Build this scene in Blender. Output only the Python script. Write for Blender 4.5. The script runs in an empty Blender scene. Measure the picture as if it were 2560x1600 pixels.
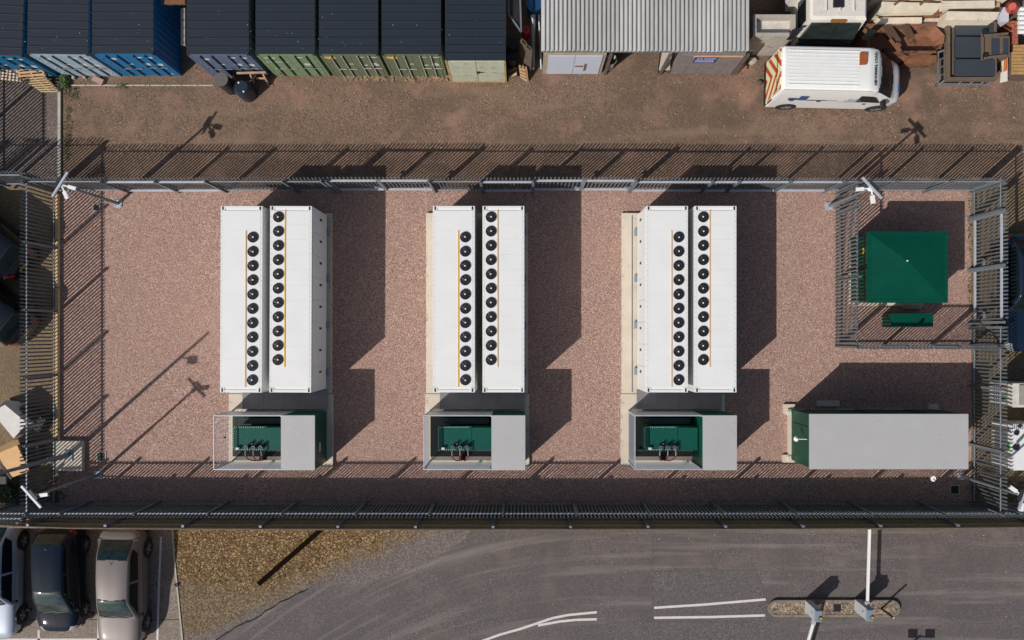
import bpy, math, random
import numpy as np
from mathutils import Vector, Matrix
random.seed(7)
sc = bpy.context.scene
COL = sc.collection
PI = math.pi
# ---------------------------------------------------------------- camera
H = 33.75          # metres above the ground
F = 2025.0         # focal length in photo pixels (2560 wide)
NX, NY = 1303.0, 840.0   # nadir
cam_d = bpy.data.cameras.new('camera')
cam_d.sensor_width = 36.0
cam_d.lens = 36.0 * F / 2560.0
cam_d.shift_x = (1280.0 - NX) / 2560.0
cam_d.shift_y = (NY - 800.0) / 2560.0
cam_d.clip_end = 2000.0
cam = bpy.data.objects.new('camera', cam_d); COL.objects.link(cam)
cam.location = (0, 0, H)
sc.camera = cam
# ---------------------------------------------------------------- light
world = bpy.data.worlds.new('World'); sc.world = world; world.use_nodes = True
wn = world.node_tree; bg = wn.nodes['Background']
sky = wn.nodes.new('ShaderNodeTexSky'); sky.sky_type = 'NISHITA'; sky.sun_disc = False; sky.ozone_density = 0.3; sky.dust_density = 1.8
sky.sun_elevation = math.radians(40); sky.sun_rotation = math.radians(-131.6)
wn.links.new(sky.outputs['Color'], bg.inputs['Color']); bg.inputs['Strength'].default_value = 0.066
sd = bpy.data.lights.new('sun', 'SUN'); sd.energy = 4.15; sd.angle = math.radians(0.5); sd.color = (1.0, 0.955, 0.89)
sun = bpy.data.objects.new('sun', sd); COL.objects.link(sun)
sun.rotation_euler = Vector((0.89, 0.79, -1.0)).to_track_quat('-Z', 'Y').to_euler()
sun.location = (-30, -30, 40)
sc.view_settings.view_transform = 'Standard'; sc.view_settings.look = 'None'
sc.view_settings.gamma = 1.0; sc.view_settings.exposure = 0.0; sc.view_settings.use_curve_mapping = False
sc.cycles.max_bounces = 6

# ---------------------------------------------------------------- helpers
def G(px, py): return ((px - NX) / 60.0, (NY - py) / 60.0)
def W(px, py, z=0.0):
    k = (H - z) / F
    return ((px - NX) * k, (NY - py) * k, z)
def lin(v):
    v /= 255.0
    return v / 12.92 if v <= 0.04045 else ((v + 0.055) / 1.055) ** 2.4
def lit(r, g, b, k=0.93): return tuple(min(0.9, lin(v) / k) for v in (r, g, b))

MATS = {}
def mat(name, col, rough=0.6, metal=0.0, var=0.0, vscale=3.0, bump=0.0, bscale=60.0, spots=None, coat=0.0, emit=None, stretch=None, spec=None):
    """procedural material: base colour, large soft variation, fine relief, optional dirt/rust spots"""
    if name in MATS: return MATS[name]
    m = bpy.data.materials.new(name); m.use_nodes = True; MATS[name] = m
    nt = m.node_tree; N = nt.nodes; L = nt.links; b = N['Principled BSDF']
    b.inputs['Roughness'].default_value = rough; b.inputs['Metallic'].default_value = metal
    if spec is not None: b.inputs['Specular IOR Level'].default_value = spec
    if coat: b.inputs['Coat Weight'].default_value = coat; b.inputs['Coat Roughness'].default_value = 0.05
    b.inputs['Base Color'].default_value = (*col, 1)
    src = None
    if var or bump or spots:
        geo = N.new('ShaderNodeTexCoord'); vec = geo.outputs['Object']
        if stretch:
            mp = N.new('ShaderNodeMapping'); mp.inputs['Scale'].default_value = stretch
            L.new(vec, mp.inputs['Vector']); vec = mp.outputs['Vector']
    if var:
        n = N.new('ShaderNodeTexNoise'); n.inputs['Scale'].default_value = vscale; n.inputs['Detail'].default_value = 6
        n.inputs['Roughness'].default_value = 0.65; L.new(vec, n.inputs['Vector'])
        r = N.new('ShaderNodeValToRGB'); e = r.color_ramp.elements
        e[0].position = 0.3; e[1].position = 0.72
        e[0].color = (*[c * (1 - var) for c in col], 1); e[1].color = (*[min(1, c * (1 + var * 0.8)) for c in col], 1)
        L.new(n.outputs['Fac'], r.inputs['Fac']); src = r.outputs['Color']
    if spots:
        scol, thr, ss = spots
        n = N.new('ShaderNodeTexNoise'); n.inputs['Scale'].default_value = ss; n.inputs['Detail'].default_value = 8
        n.inputs['Roughness'].default_value = 0.7; L.new(vec, n.inputs['Vector'])
        r = N.new('ShaderNodeMapRange'); r.inputs['From Min'].default_value = thr; r.inputs['From Max'].default_value = thr + 0.06
        L.new(n.outputs['Fac'], r.inputs['Value'])
        mx = N.new('ShaderNodeMix'); mx.data_type = 'RGBA'; L.new(r.outputs['Result'], mx.inputs['Factor'])
        if src: L.new(src, mx.inputs['A'])
        else: mx.inputs['A'].default_value = (*col, 1)
        mx.inputs['B'].default_value = (*scol, 1); src = mx.outputs['Result']
    if src: L.new(src, b.inputs['Base Color'])
    if bump:
        n = N.new('ShaderNodeTexNoise'); n.inputs['Scale'].default_value = bscale; n.inputs['Detail'].default_value = 3
        L.new(vec, n.inputs['Vector'])
        bp = N.new('ShaderNodeBump'); bp.inputs['Strength'].default_value = bump; bp.inputs['Distance'].default_value = 0.02
        L.new(n.outputs['Fac'], bp.inputs['Height']); L.new(bp.outputs['Normal'], b.inputs['Normal'])
    return m

def ground_mat(name, stones, cell=22.0, patch=None, pscale=0.35, patch_amt=0.5, grain=0.35, rough=0.9, bump=0.6, patch2=None, streak=None):
    """loose or bound aggregate: every voronoi cell is a stone with its own colour; patches of another tone"""
    m = bpy.data.materials.new(name); m.use_nodes = True; MATS[name] = m
    nt = m.node_tree; N = nt.nodes; L = nt.links; b = N['Principled BSDF']
    b.inputs['Roughness'].default_value = rough; b.inputs['Specular IOR Level'].default_value = 0.25
    geo = N.new('ShaderNodeNewGeometry'); P = geo.outputs['Position']
    v = N.new('ShaderNodeTexVoronoi'); v.inputs['Scale'].default_value = cell; v.inputs['Randomness'].default_value = 1
    L.new(P, v.inputs['Vector'])
    sep = N.new('ShaderNodeSeparateColor'); L.new(v.outputs['Color'], sep.inputs['Color'])
    r = N.new('ShaderNodeValToRGB'); r.color_ramp.interpolation = 'LINEAR'
    els = r.color_ramp.elements
    while len(els) < len(stones): els.new(0.5)
    for i, (p, c) in enumerate(stones): els[i].position = p; els[i].color = (*c, 1)
    L.new(sep.outputs['Red'], r.inputs['Fac']); src = r.outputs['Color']
    def mixin(src, col, scale, lo, hi, amt, seed, mode='MIX', strch=None):
        n = N.new('ShaderNodeTexNoise'); n.inputs['Scale'].default_value = scale; n.inputs['Detail'].default_value = 7
        n.inputs['Roughness'].default_value = 0.62
        mp = N.new('ShaderNodeMapping'); mp.inputs['Location'].default_value = (seed, seed * 2.3, 0)
        if strch: mp.inputs['Scale'].default_value = strch
        L.new(P, mp.inputs['Vector']); L.new(mp.outputs['Vector'], n.inputs['Vector'])
        mr = N.new('ShaderNodeMapRange'); mr.inputs['From Min'].default_value = lo; mr.inputs['From Max'].default_value = hi
        mr.inputs['To Max'].default_value = amt; L.new(n.outputs['Fac'], mr.inputs['Value'])
        mx = N.new('ShaderNodeMix'); mx.data_type = 'RGBA'; mx.blend_type = mode; L.new(mr.outputs['Result'], mx.inputs['Factor'])
        L.new(src, mx.inputs['A']); mx.inputs['B'].default_value = (*col, 1)
        return mx.outputs['Result']
    if patch: src = mixin(src, patch, pscale, 0.42, 0.66, patch_amt, 3.1)
    if patch2: src = mixin(src, patch2, pscale * 2.7, 0.5, 0.7, patch_amt, 17.7)
    if streak and len(streak) > 4:
        # wear bands that bend with the carriageway
        sx = N.new('ShaderNodeSeparateXYZ'); L.new(P, sx.inputs[0])
        def mth(op, a, b_=None):
            k = N.new('ShaderNodeMath'); k.operation = op
            for q, val in enumerate((a, b_)):
                if val is None: continue
                if isinstance(val, (int, float)): k.inputs[q].default_value = val
                else: L.new(val, k.inputs[q])
            return k.outputs[0]
        d_ = mth('MAXIMUM', mth('SUBTRACT', 3.3, sx.outputs['X']), 0.0)
        vv = mth('ADD', sx.outputs['Y'], mth('MULTIPLY', mth('MULTIPLY', d_, d_), 0.027))
        cb = N.new('ShaderNodeCombineXYZ'); L.new(sx.outputs['X'], cb.inputs['X']); L.new(vv, cb.inputs['Y'])
        P = cb.outputs[0]
        src = mixin(src, streak[4], streak[1] * 0.55, 0.45, 0.7, 0.55, 87.0, strch=(0.10, 1.5, 1))
    if streak: src = mixin(src, streak[0], streak[1], 0.52, 0.72, streak[2], 41.0, strch=streak[3])
    src = mixin(src, (0.5, 0.5, 0.5), 9.0, 0.3, 0.75, grain, 7.0, 'OVERLAY')
    L.new(src, b.inputs['Base Color'])
    bp = N.new('ShaderNodeBump'); bp.inputs['Strength'].default_value = bump; bp.inputs['Distance'].default_value = 0.02
    L.new(v.outputs['Distance'], bp.inputs['Height']); bp.invert = True
    L.new(bp.outputs['Normal'], b.inputs['Normal'])
    return m

class MB:
    def __init__(s): s.v = []; s.f = []
    def add(s, vs, fs):
        o = len(s.v); s.v += [tuple(p) for p in vs]; s.f += [tuple(i + o for i in f) for f in fs]; return s
    def box(s, x0, y0, z0, x1, y1, z1):
        if x0 > x1: x0, x1 = x1, x0
        if y0 > y1: y0, y1 = y1, y0
        if z0 > z1: z0, z1 = z1, z0
        return s.add([(x0,y0,z0),(x1,y0,z0),(x1,y1,z0),(x0,y1,z0),(x0,y0,z1),(x1,y0,z1),(x1,y1,z1),(x0,y1,z1)],
              [(0,3,2,1),(4,5,6,7),(0,1,5,4),(1,2,6,5),(2,3,7,6),(3,0,4,7)])
    def obox(s, c, size, M=None):
        a = MB().box(-size[0]/2, -size[1]/2, -size[2]/2, size[0]/2, size[1]/2, size[2]/2)
        M = M or Matrix()
        return s.add([Vector(c) + (M @ Vector(p)) for p in a.v], a.f)
    def beam(s, p0, p1, w, h=None):
        h = h or w
        p0 = Vector(p0); p1 = Vector(p1); d = p1 - p0
        q = d.to_track_quat('X', 'Z').to_matrix()
        return s.obox((p0 + p1) / 2, (d.length, w, h), q)
    def cyl(s, p0, p1, r0, r1=None, n=12, cap=True):
        r1 = r0 if r1 is None else r1
        p0 = Vector(p0); p1 = Vector(p1); q = (p1 - p0).to_track_quat('Z', 'X').to_matrix()
        vs = []
        for p, r in ((p0, r0), (p1, r1)):
            for i in range(n):
                a = 2 * PI * i / n; vs.append(p + q @ Vector((r * math.cos(a), r * math.sin(a), 0)))
        fs = [(i, (i + 1) % n, n + (i + 1) % n, n + i) for i in range(n)]
        if cap: fs += [tuple(range(n - 1, -1, -1)), tuple(range(n, 2 * n))]
        return s.add(vs, fs)
    def ring(s, c, ro, ri, z0, z1, n=20):
        vs = []
        for r in (ro, ri):
            for z in (z0, z1):
                for i in range(n):
                    a = 2 * PI * i / n; vs.append((c[0] + r * math.cos(a), c[1] + r * math.sin(a), z))
        fs = []
        for i in range(n):
            j = (i + 1) % n
            fs += [(i, j, n + j, n + i), (n + i, n + j, 3 * n + j, 3 * n + i), (2 * n + j, 2 * n + i, 3 * n + i, 3 * n + j), (j, i, 2 * n + i, 2 * n + j)]
        return s.add(vs, fs)
    def prism(s, poly, z0, z1):
        n = len(poly)
        return s.add([(x, y, z0) for x, y in poly] + [(x, y, z1) for x, y in poly],
              [tuple(range(n - 1, -1, -1)), tuple(range(n, 2 * n))] + [(i, (i + 1) % n, n + (i + 1) % n, n + i) for i in range(n)])
    def sheet(s, poly, z):
        return s.add([(x, y, z) for x, y in poly], [tuple(range(len(poly)))])
    def hexa(s, bot, top):
        return s.add(list(bot) + list(top), [(0,3,2,1),(4,5,6,7),(0,1,5,4),(1,2,6,5),(2,3,7,6),(3,0,4,7)])
    def tube(s, pts, r, n=8):
        for a, b in zip(pts[:-1], pts[1:]): s.cyl(a, b, r, r, n)
        return s
    def mesh(s, name, m, smooth=False, off=(0, 0, 0)):
        me = bpy.data.meshes.new(name)
        me.from_pydata([(x - off[0], y - off[1], z - off[2]) for x, y, z in s.v], [], s.f); me.validate(); me.update()
        if m: me.materials.append(m)
        if smooth: me.shade_smooth()
        return me
OFF = {}
def thing(name, label, cat, loc=(0, 0, 0), rz=0.0, group=None, world=False):
    o = bpy.data.objects.new(name, None); COL.objects.link(o); o.empty_display_size = 0.2
    o.location = loc; o.rotation_euler = (0, 0, rz); o['label'] = label; o['category'] = cat
    if group: o['group'] = group
    if world: OFF[o.name] = tuple(loc)
    return o
def part(name, mb, m, parent, smooth=False, label=None, kind=None):
    off = OFF.get(parent.name, (0, 0, 0))
    me = mb.mesh(name, m, smooth, off) if isinstance(mb, MB) else mb
    o = bpy.data.objects.new(name, me); COL.objects.link(o); o.parent = parent
    if off != (0, 0, 0): OFF[o.name] = off
    if label: o['label'] = label
    if kind: o['kind'] = kind
    return o
def inst(name, me, parent, loc=(0, 0, 0), rz=0.0):
    o = bpy.data.objects.new(name, me); COL.objects.link(o); o.parent = parent; o.location = loc
    if rz: o.rotation_euler = (0, 0, rz)
    return o
def single(name, mb, m, label, cat, group=None, smooth=False, kind=None):
    xs = [p[0] for p in mb.v]; ys = [p[1] for p in mb.v]; zs = [p[2] for p in mb.v]
    c = ((min(xs) + max(xs)) / 2, (min(ys) + max(ys)) / 2, min(zs))
    o = bpy.data.objects.new(name, mb.mesh(name, m, smooth, c)); COL.objects.link(o); o.location = c
    if kind: o['kind'] = kind
    if kind != 'structure': o['label'] = label; o['category'] = cat
    if group: o['group'] = group
    return o
def struct(name, mb, m):
    o = bpy.data.objects.new(name, mb.mesh(name, m)); COL.objects.link(o); o['kind'] = 'structure'; return o
def children(o, kids): return kids.get(o.name, [])
def copy_thing(root, loc=None, rz=None, label=None, group=None):
    kids = {}
    for o in COL.objects:
        if o.parent: kids.setdefault(o.parent.name, []).append(o)
    def rec(o, par):
        c = o.copy(); COL.objects.link(c)
        if par is not None: c.parent = par
        for ch in kids.get(o.name, []): rec(ch, c)
        return c
    r = rec(root, None)
    if loc is not None: r.location = loc
    if rz is not None: r.rotation_euler = (0, 0, rz)
    if label: r['label'] = label
    if group: r['group'] = group
    return r
def text_mesh(body, size, m, depth=0.004):
    cu = bpy.data.curves.new('lettering', 'FONT'); cu.body = body; cu.size = size; cu.extrude = depth; cu.align_x = 'CENTER'; cu.align_y = 'CENTER'
    cu.resolution_u = 2; cu.offset = size * 0.015
    ob = bpy.data.objects.new('tmp', cu); COL.objects.link(ob)
    dg = bpy.context.evaluated_depsgraph_get(); dg.update()
    me = bpy.data.meshes.new_from_object(ob.evaluated_get(dg)); bpy.data.objects.remove(ob)
    me.materials.clear(); me.materials.append(m); return me
def pbox(mb, x0, y0, x1, y1, z0, z1, zr=None):
    a = W(x0, y0, z1 if zr is None else zr); b = W(x1, y1, z1 if zr is None else zr)
    return mb.box(a[0], b[1], z0, b[0], a[1], z1)
def gbox(mb, x0, y0, x1, y1, z0, z1): return pbox(mb, x0, y0, x1, y1, z0, z1, 0)

# ---------------------------------------------------------------- materials
galv = mat('galvanised_steel', (0.27, 0.30, 0.34), 0.5, 0.35, 0.18, 4, spots=((0.22, 0.25, 0.29), 0.58, 9))
galv_d = mat('weathered_galvanised_steel', (0.20, 0.225, 0.25), 0.55, 0.35, 0.2, 4)
galv_l = mat('bright_galvanised_sheet', (0.50, 0.54, 0.60), 0.45, 0.3, 0.12, 2)
white_p = mat('white_container_paint', (0.755, 0.755, 0.75), 0.45, 0, 0.035, 1.2, spots=((0.64, 0.635, 0.61), 0.655, 3.5))
white_v = mat('white_vehicle_paint', (0.76, 0.76, 0.75), 0.25, 0, 0.04, 2, coat=0.4, spots=((0.5, 0.47, 0.42), 0.66, 5))
white_t = mat('chalky_white_paint', (0.62, 0.59, 0.53), 0.6, 0, 0.12, 3, spots=((0.36, 0.32, 0.27), 0.60, 7))
black = mat('black_plastic', (0.014, 0.015, 0.018), 0.5)
blackm = mat('black_fan_metal', (0.022, 0.023, 0.03), 0.45, 0.2)
rubber = mat('tyre_rubber', (0.018, 0.018, 0.018), 0.8, 0, 0.2, 20)
yellow = mat('yellow_tray', lit(222, 176, 84), 0.5, 0, 0.12, 5)
concrete = mat('pale_concrete', lit(196, 185, 168), 0.85, 0, 0.10, 1.6, 0.15, 30, spots=(lit(168, 152, 130), 0.6, 2.0))
concrete_g = mat('grey_concrete', lit(160, 154, 144), 0.85, 0, 0.14, 2.5, 0.2, 40, spots=(lit(110, 104, 92), 0.60, 3))
concrete_k = mat('kerb_concrete', lit(172, 165, 155), 0.85, 0, 0.15, 3, 0.2, 40, spots=(lit(120, 108, 92), 0.58, 6))
green = mat('dark_green_paint', (0.0005, 0.060, 0.037), 0.42, 0, 0.14, 1.6, spec=0.25)
green_t = mat('transformer_green', (0.004, 0.075, 0.055), 0.32, 0, 0.10, 3, spots=((0.02, 0.12, 0.09), 0.62, 6))
lidgrey = mat('light_grey_grp', lit(165, 164, 165), 0.6, 0, 0.035, 1.3, spots=((0.27, 0.27, 0.265), 0.70, 7))
navy = mat('navy_roof_sheet', lit(26, 35, 47), 0.6, 0, 0.16, 1.5, stretch=(0.35, 2.5, 1), spots=((0.09, 0.10, 0.115), 0.70, 9))
red = mat('red_plastic', (0.45, 0.02, 0.02), 0.35)
redcable = mat('red_cable', (0.5, 0.03, 0.05), 0.4)
wood = mat('weathered_pallet_wood', lit(176, 142, 108), 0.85, 0, 0.3, 7, 0.3, 30, stretch=(1, 1, 1))
wood_d = mat('dark_weathered_wood', lit(92, 78, 68), 0.9, 0, 0.3, 6, 0.3, 30)
timber = mat('olive_brown_fence_board', (0.38, 0.275, 0.165), 0.85, 0, 0.3, 5, 0.3, 40, stretch=(3, 3, 0.6))
rust = mat('rusty_steel', lit(122, 82, 58), 0.85, 0, 0.28, 3, 0.3, 30, spots=(lit(74, 52, 40), 0.54, 2.2))
tarp = mat('cream_sheeting', lit(212, 199, 178), 0.75, 0, 0.14, 2.5, 0.5, 8, spots=(lit(150, 120, 90), 0.63, 3))
slate = mat('slate_steel_lid', lit(54, 60, 68), 0.5, 0, 0.08, 2)
brownsteel = mat('brown_steel_frame', lit(98, 84, 70), 0.8, 0, 0.2, 4)
glass_d = mat('dark_car_glass', (0.006, 0.010, 0.012), 0.05, 0, spec=0.25)
glass_t = mat('tinted_windscreen', (0.012, 0.032, 0.036), 0.35, 0, 0.8, 3.5, coat=1.0, spec=0.1, spots=((0.035, 0.058, 0.058), 0.58, 4))
chrome = mat('light_alloy', (0.5, 0.5, 0.52), 0.3, 0.8)
lamp_w = mat('clear_headlight', (0.55, 0.57, 0.6), 0.08, 0.5, coat=1)
lamp_r = mat('red_tail_light', (0.20, 0.006, 0.012), 0.12, 0, coat=1)
amber = mat('amber_plastic', (0.62, 0.17, 0.02), 0.3, 0, coat=0.5)
plate_y = mat('yellow_number_plate', (0.55, 0.42, 0.04), 0.4)
paintw = mat('road_paint', lit(200, 192, 190), 0.75, 0, 0.1, 6, spots=(lit(120, 112, 110), 0.63, 14))
leafm = mat('leaf_green', (0.06, 0.115, 0.022), 0.6, 0, 0.5, 8)
leafd = mat('dark_leaf', (0.035, 0.062, 0.018), 0.6, 0, 0.5, 8)

pink = ground_mat('pink_gravel', [(0.0, lit(110, 86, 80)), (0.3, lit(144, 116, 106)), (0.6, lit(157, 128, 117)), (0.85, lit(170, 141, 129)), (1.0, lit(196, 170, 156))],
        30.0, lit(160, 130, 116), 0.22, 0.35, 0.10, patch2=lit(142, 115, 108), bump=0.5)
yardm = ground_mat('brown_yard_hardcore', [(0.0, lit(86, 69, 58)), (0.4, lit(110, 90, 76)), (0.8, lit(123, 101, 86)), (1.0, lit(146, 124, 107))],
        28.0, lit(92, 78, 67), 0.28, 0.85, 0.35, patch2=lit(142, 111, 97), bump=0.35, streak=(lit(128, 108, 90), 0.5, 0.7, (0.35, 2.4, 1)))
roadm = ground_mat('worn_asphalt', [(0.0, lit(77, 71, 71)), (0.4, lit(91, 85, 85)), (0.8, lit(100, 93, 93)), (1.0, lit(120, 112, 111))],
        32.0, lit(84, 79, 79), 0.3, 0.75, 0.25, patch2=lit(108, 97, 94), bump=0.2, streak=(lit(132, 125, 120), 0.9, 0.6, (0.14, 2.2, 1), lit(80, 75, 76)))
roadp = ground_mat('newer_asphalt', [(0.0, lit(76, 71, 72)), (0.5, lit(90, 85, 86)), (1.0, lit(114, 108, 108))],
        32.0, lit(90, 84, 84), 0.4, 0.5, 0.2, bump=0.2)
bigg = ground_mat('beige_tarmac', [(0.0, lit(94, 80, 62)), (0.5, lit(114, 98, 76)), (1.0, lit(138, 121, 98))],
        28.0, lit(98, 85, 70), 0.3, 0.6, 0.3, bump=0.3)
parkm = ground_mat('car_park_concrete', [(0.0, lit(104, 94, 86)), (0.5, lit(126, 115, 106)), (1.0, lit(152, 141, 131))],
        28.0, lit(110, 100, 92), 0.5, 0.6, 0.35, bump=0.2)
pathm = ground_mat('grey_tarmac_path', [(0.0, lit(84, 74, 70)), (0.5, lit(104, 93, 88)), (1.0, lit(130, 118, 112))],
        26.0, lit(94, 84, 78), 0.4, 0.6, 0.3, bump=0.3)
shingle = ground_mat('golden_shingle', [(0.0, lit(60, 44, 26)), (0.3, lit(108, 82, 50)), (0.6, lit(138, 108, 68)), (0.85, lit(166, 135, 92)), (1.0, lit(212, 190, 150))],
        21.0, lit(116, 88, 54), 0.6, 0.4, 0.3, patch2=lit(112, 96, 74), bump=0.8)
dustm = ground_mat('dusty_verge', [(0.0, lit(84, 73, 62)), (0.5, lit(116, 102, 88)), (1.0, lit(158, 143, 126))],
        24.0, lit(106, 97, 90), 0.7, 0.75, 0.35, patch2=lit(132, 108, 80), bump=0.5)

# ---------------------------------------------------------------- ground
def gpoly(pts): return [G(*p) for p in pts]
def sheet(name, pts, z, m):
    return struct(name, MB().sheet([G(*p) for p in pts][::-1], z), m)
struct('ground', MB().sheet([(-600, -600), (600, -600), (600, 600), (-600, 600)], 0), bigg)
sheet('yard_ground', [(154, 470), (2620, 470), (2620, 380), (4200, 380), (4200, -2200), (-1500, -2200), (-1500, 205), (154, 205)], 0.004, yardm)
sheet('path', [(-900, 205), (148, 205), (148, 462), (-900, 462)], 0.008, pathm)
sheet('gravel_compound', [(143, 470), (2428, 470), (2428, 1263), (143, 1263)], 0.012, pink)
sheet('car_park', [(-1500, 1290), (431, 1290), (436, 1400), (445, 1490), (458, 1610), (470, 2600), (-1500, 2600)], 0.004, parkm)
def wob(pts, n, amp, seed):
    rnd = random.Random(seed); out = []
    for a, b in zip(pts[:-1], pts[1:]):
        for i in range(n):
            t = i / n; out.append((a[0] + (b[0] - a[0]) * t + rnd.uniform(-amp, amp) * (i > 0), a[1] + (b[1] - a[1]) * t + rnd.uniform(-amp, amp) * (i > 0)))
    out.append(pts[-1]); return out
def verge_mat():
    m = bpy.data.materials.new('verge_shingle_fading_to_dust'); m.use_nodes = True; nt = m.node_tree; N = nt.nodes; L = nt.links
    b = N['Principled BSDF']; b.inputs['Roughness'].default_value = 0.95; b.inputs['Specular IOR Level'].default_value = 0.2
    P = N.new('ShaderNodeNewGeometry').outputs['Position']
    v = N.new('ShaderNodeTexVoronoi'); v.inputs['Scale'].default_value = 21; L.new(P, v.inputs['Vector'])
    sp = N.new('ShaderNodeSeparateColor'); L.new(v.outputs['Color'], sp.inputs['Color'])
    def ramp(st):
        r_ = N.new('ShaderNodeValToRGB'); e = r_.color_ramp.elements
        while len(e) < len(st): e.new(0.5)
        for k, (p, c) in enumerate(st): e[k].position = p; e[k].color = (*c, 1)
        L.new(sp.outputs['Red'], r_.inputs['Fac']); return r_.outputs['Color']
    sh = ramp([(0.0, lit(52, 40, 26)), (0.3, lit(88, 69, 46)), (0.6, lit(106, 85, 58)), (0.85, lit(124, 102, 73)), (1.0, lit(170, 150, 118))])
    du = ramp([(0.0, lit(80, 66, 50)), (0.5, lit(104, 89, 70)), (1.0, lit(134, 118, 98))])
    ro = ramp([(0.0, lit(90, 83, 82)), (0.5, lit(103, 95, 93)), (1.0, lit(122, 114, 111))])
    n1 = N.new('ShaderNodeTexNoise'); n1.inputs['Scale'].default_value = 1.1; n1.inputs['Detail'].default_value = 9; n1.inputs['Roughness'].default_value = 0.72; L.new(P, n1.inputs['Vector'])
    def side(p, q, off, width, ns):
        """0..1 mask that grows to the left of the ground line p -> q"""
        a = Vector((*G(*p), 0)); d = (Vector((*G(*q), 0)) - a).normalized(); n = Vector((-d.y, d.x, 0))
        dt = N.new('ShaderNodeVectorMath'); dt.operation = 'DOT_PRODUCT'; L.new(P, dt.inputs[0]); dt.inputs[1].default_value = n
        s1 = N.new('ShaderNodeMath'); s1.operation = 'SUBTRACT'; L.new(dt.outputs['Value'], s1.inputs[0]); s1.inputs[1].default_value = n.dot(a) + off
        nn = N.new('ShaderNodeMath'); nn.operation = 'MULTIPLY_ADD'; L.new(n1.outputs['Fac'], nn.inputs[0]); nn.inputs[1].default_value = ns; nn.inputs[2].default_value = -ns * 0.5
        ad_ = N.new('ShaderNodeMath'); ad_.operation = 'ADD'; L.new(s1.outputs[0], ad_.inputs[0]); L.new(nn.outputs[0], ad_.inputs[1])
        mr = N.new('ShaderNodeMapRange'); mr.interpolation_type = 'SMOOTHSTEP'; mr.inputs['From Min'].default_value = -width / 2; mr.inputs['From Max'].default_value = width / 2
        L.new(ad_.outputs[0], mr.inputs['Value']); return mr.outputs['Result']
    def mn(a, b_):
        k = N.new('ShaderNodeMath'); k.operation = 'MINIMUM'; L.new(a, k.inputs[0]); L.new(b_, k.inputs[1]); return k.outputs[0]
    def mx_(f, a, b_):
        k = N.new('ShaderNodeMix'); k.data_type = 'RGBA'; L.new(f, k.inputs['Factor']); L.new(a, k.inputs['A']); L.new(b_, k.inputs['B']); return k.outputs['Result']
    m1 = mn(side((640, 1478), (1075, 1305), 0.0, 0.7, 3.2), side((430, 1462), (700, 1478), 0.0, 0.8, 3.0))
    col = mx_(m1, du, sh)
    col = mx_(side((780, 1462), (1120, 1312), 0.0, 0.7, 1.6), ro, col)
    n2 = N.new('ShaderNodeTexNoise'); n2.inputs['Scale'].default_value = 3.0; n2.inputs['Detail'].default_value = 8; L.new(P, n2.inputs['Vector'])
    ov = N.new('ShaderNodeMix'); ov.data_type = 'RGBA'; ov.blend_type = 'OVERLAY'; ov.inputs['Factor'].default_value = 0.3; L.new(col, ov.inputs['A']); L.new(n2.outputs['Color'], ov.inputs['B'])
    bwn = N.new('ShaderNodeRGBToBW'); L.new(n2.outputs['Color'], bwn.inputs[0]); L.new(bwn.outputs[0], ov.inputs['B'])
    L.new(ov.outputs['Result'], b.inputs['Base Color'])
    bp = N.new('ShaderNodeBump'); bp.inputs['Strength'].default_value = 0.35; bp.inputs['Distance'].default_value = 0.02; bp.invert = True
    L.new(v.outputs['Distance'], bp.inputs['Height']); L.new(bp.outputs['Normal'], b.inputs['Normal'])
    return m
vm = verge_mat()
edge = wob([(540, 1600), (600, 1562), (640, 1545), (700, 1505), (760, 1478), (800, 1450)], 5, 2.0, 3) + wob([(800, 1450), (850, 1425), (930, 1400), (1010, 1372), (1080, 1340), (1120, 1295)], 5, 4, 4)
sheet('verge', [(432, 1290), (1140, 1290), (1130, 1330), (1040, 1400), (940, 1440), (850, 1470), (760, 1500), (640, 1560), (560, 1640), (480, 2600), (470, 2600), (458, 1610), (445, 1490), (436, 1400)], 0.0125, vm)
sheet('road', [(420, 2600), (430, 1700)] + edge + [(1120, 1290), (5200, 1290), (5200, 2600)], 0.016, roadm)
sheet('road_repair', [(1514, 1556), (1632, 1553), (2000, 1553), (2000, 2600), (1514, 2600)], 0.020, roadp)
sheet('road_overlay', [(1630, 1430), (1900, 1424), (1918, 1553), (1632, 1552)], 0.020, roadp)
# crumbling edge of the asphalt: a small dark step
sheet('verge_margin', [(800, 1452), (1116, 1292), (1200, 1292), (1160, 1350), (1060, 1410), (960, 1446), (880, 1470)], 0.020, vm)
mb = MB()
ew = edge[:22]
for a, b in zip(ew[:-1], ew[1:]):
    mb.beam((*G(*a), 0.02), (*G(*b), 0.02), 0.045, 0.05)
struct('asphalt_edge', mb, mat('broken_asphalt_edge', (0.018, 0.016, 0.015), 0.95))

# painted lines
def line(name, pts, w, z, label, grp=None, m=None):
    mb = MB()
    P = [Vector((*G(*p), 0)) for p in pts]; L_ = []; R_ = []
    for i, p in enumerate(P):
        d = (P[min(i + 1, len(P) - 1)] - P[max(i - 1, 0)]).normalized(); n = Vector((-d.y, d.x, 0)) * w / 2
        L_.append((p + n)); R_.append((p - n))
    vs = [(p.x, p.y, z) for p in L_] + [(p.x, p.y, z) for p in R_]; n = len(P)
    mb.add(vs, [(n + i, n + i + 1, i + 1, i) for i in range(n - 1)])
    o = struct(name, mb, m or paintw)
    return o
line('road_marking', [(1635, 1519), (1760, 1511), (1914, 1498)], 0.10, 0.024, '')
line('road_marking', [(1635, 1544), (1780, 1542), (1912, 1538)], 0.10, 0.024, '')
line('road_marking', [(1130, 1640), (1200, 1604), (1250, 1586), (1300, 1572), (1345, 1557), (1380, 1545), (1420, 1537), (1492, 1530)], 0.10, 0.024, '')
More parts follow.
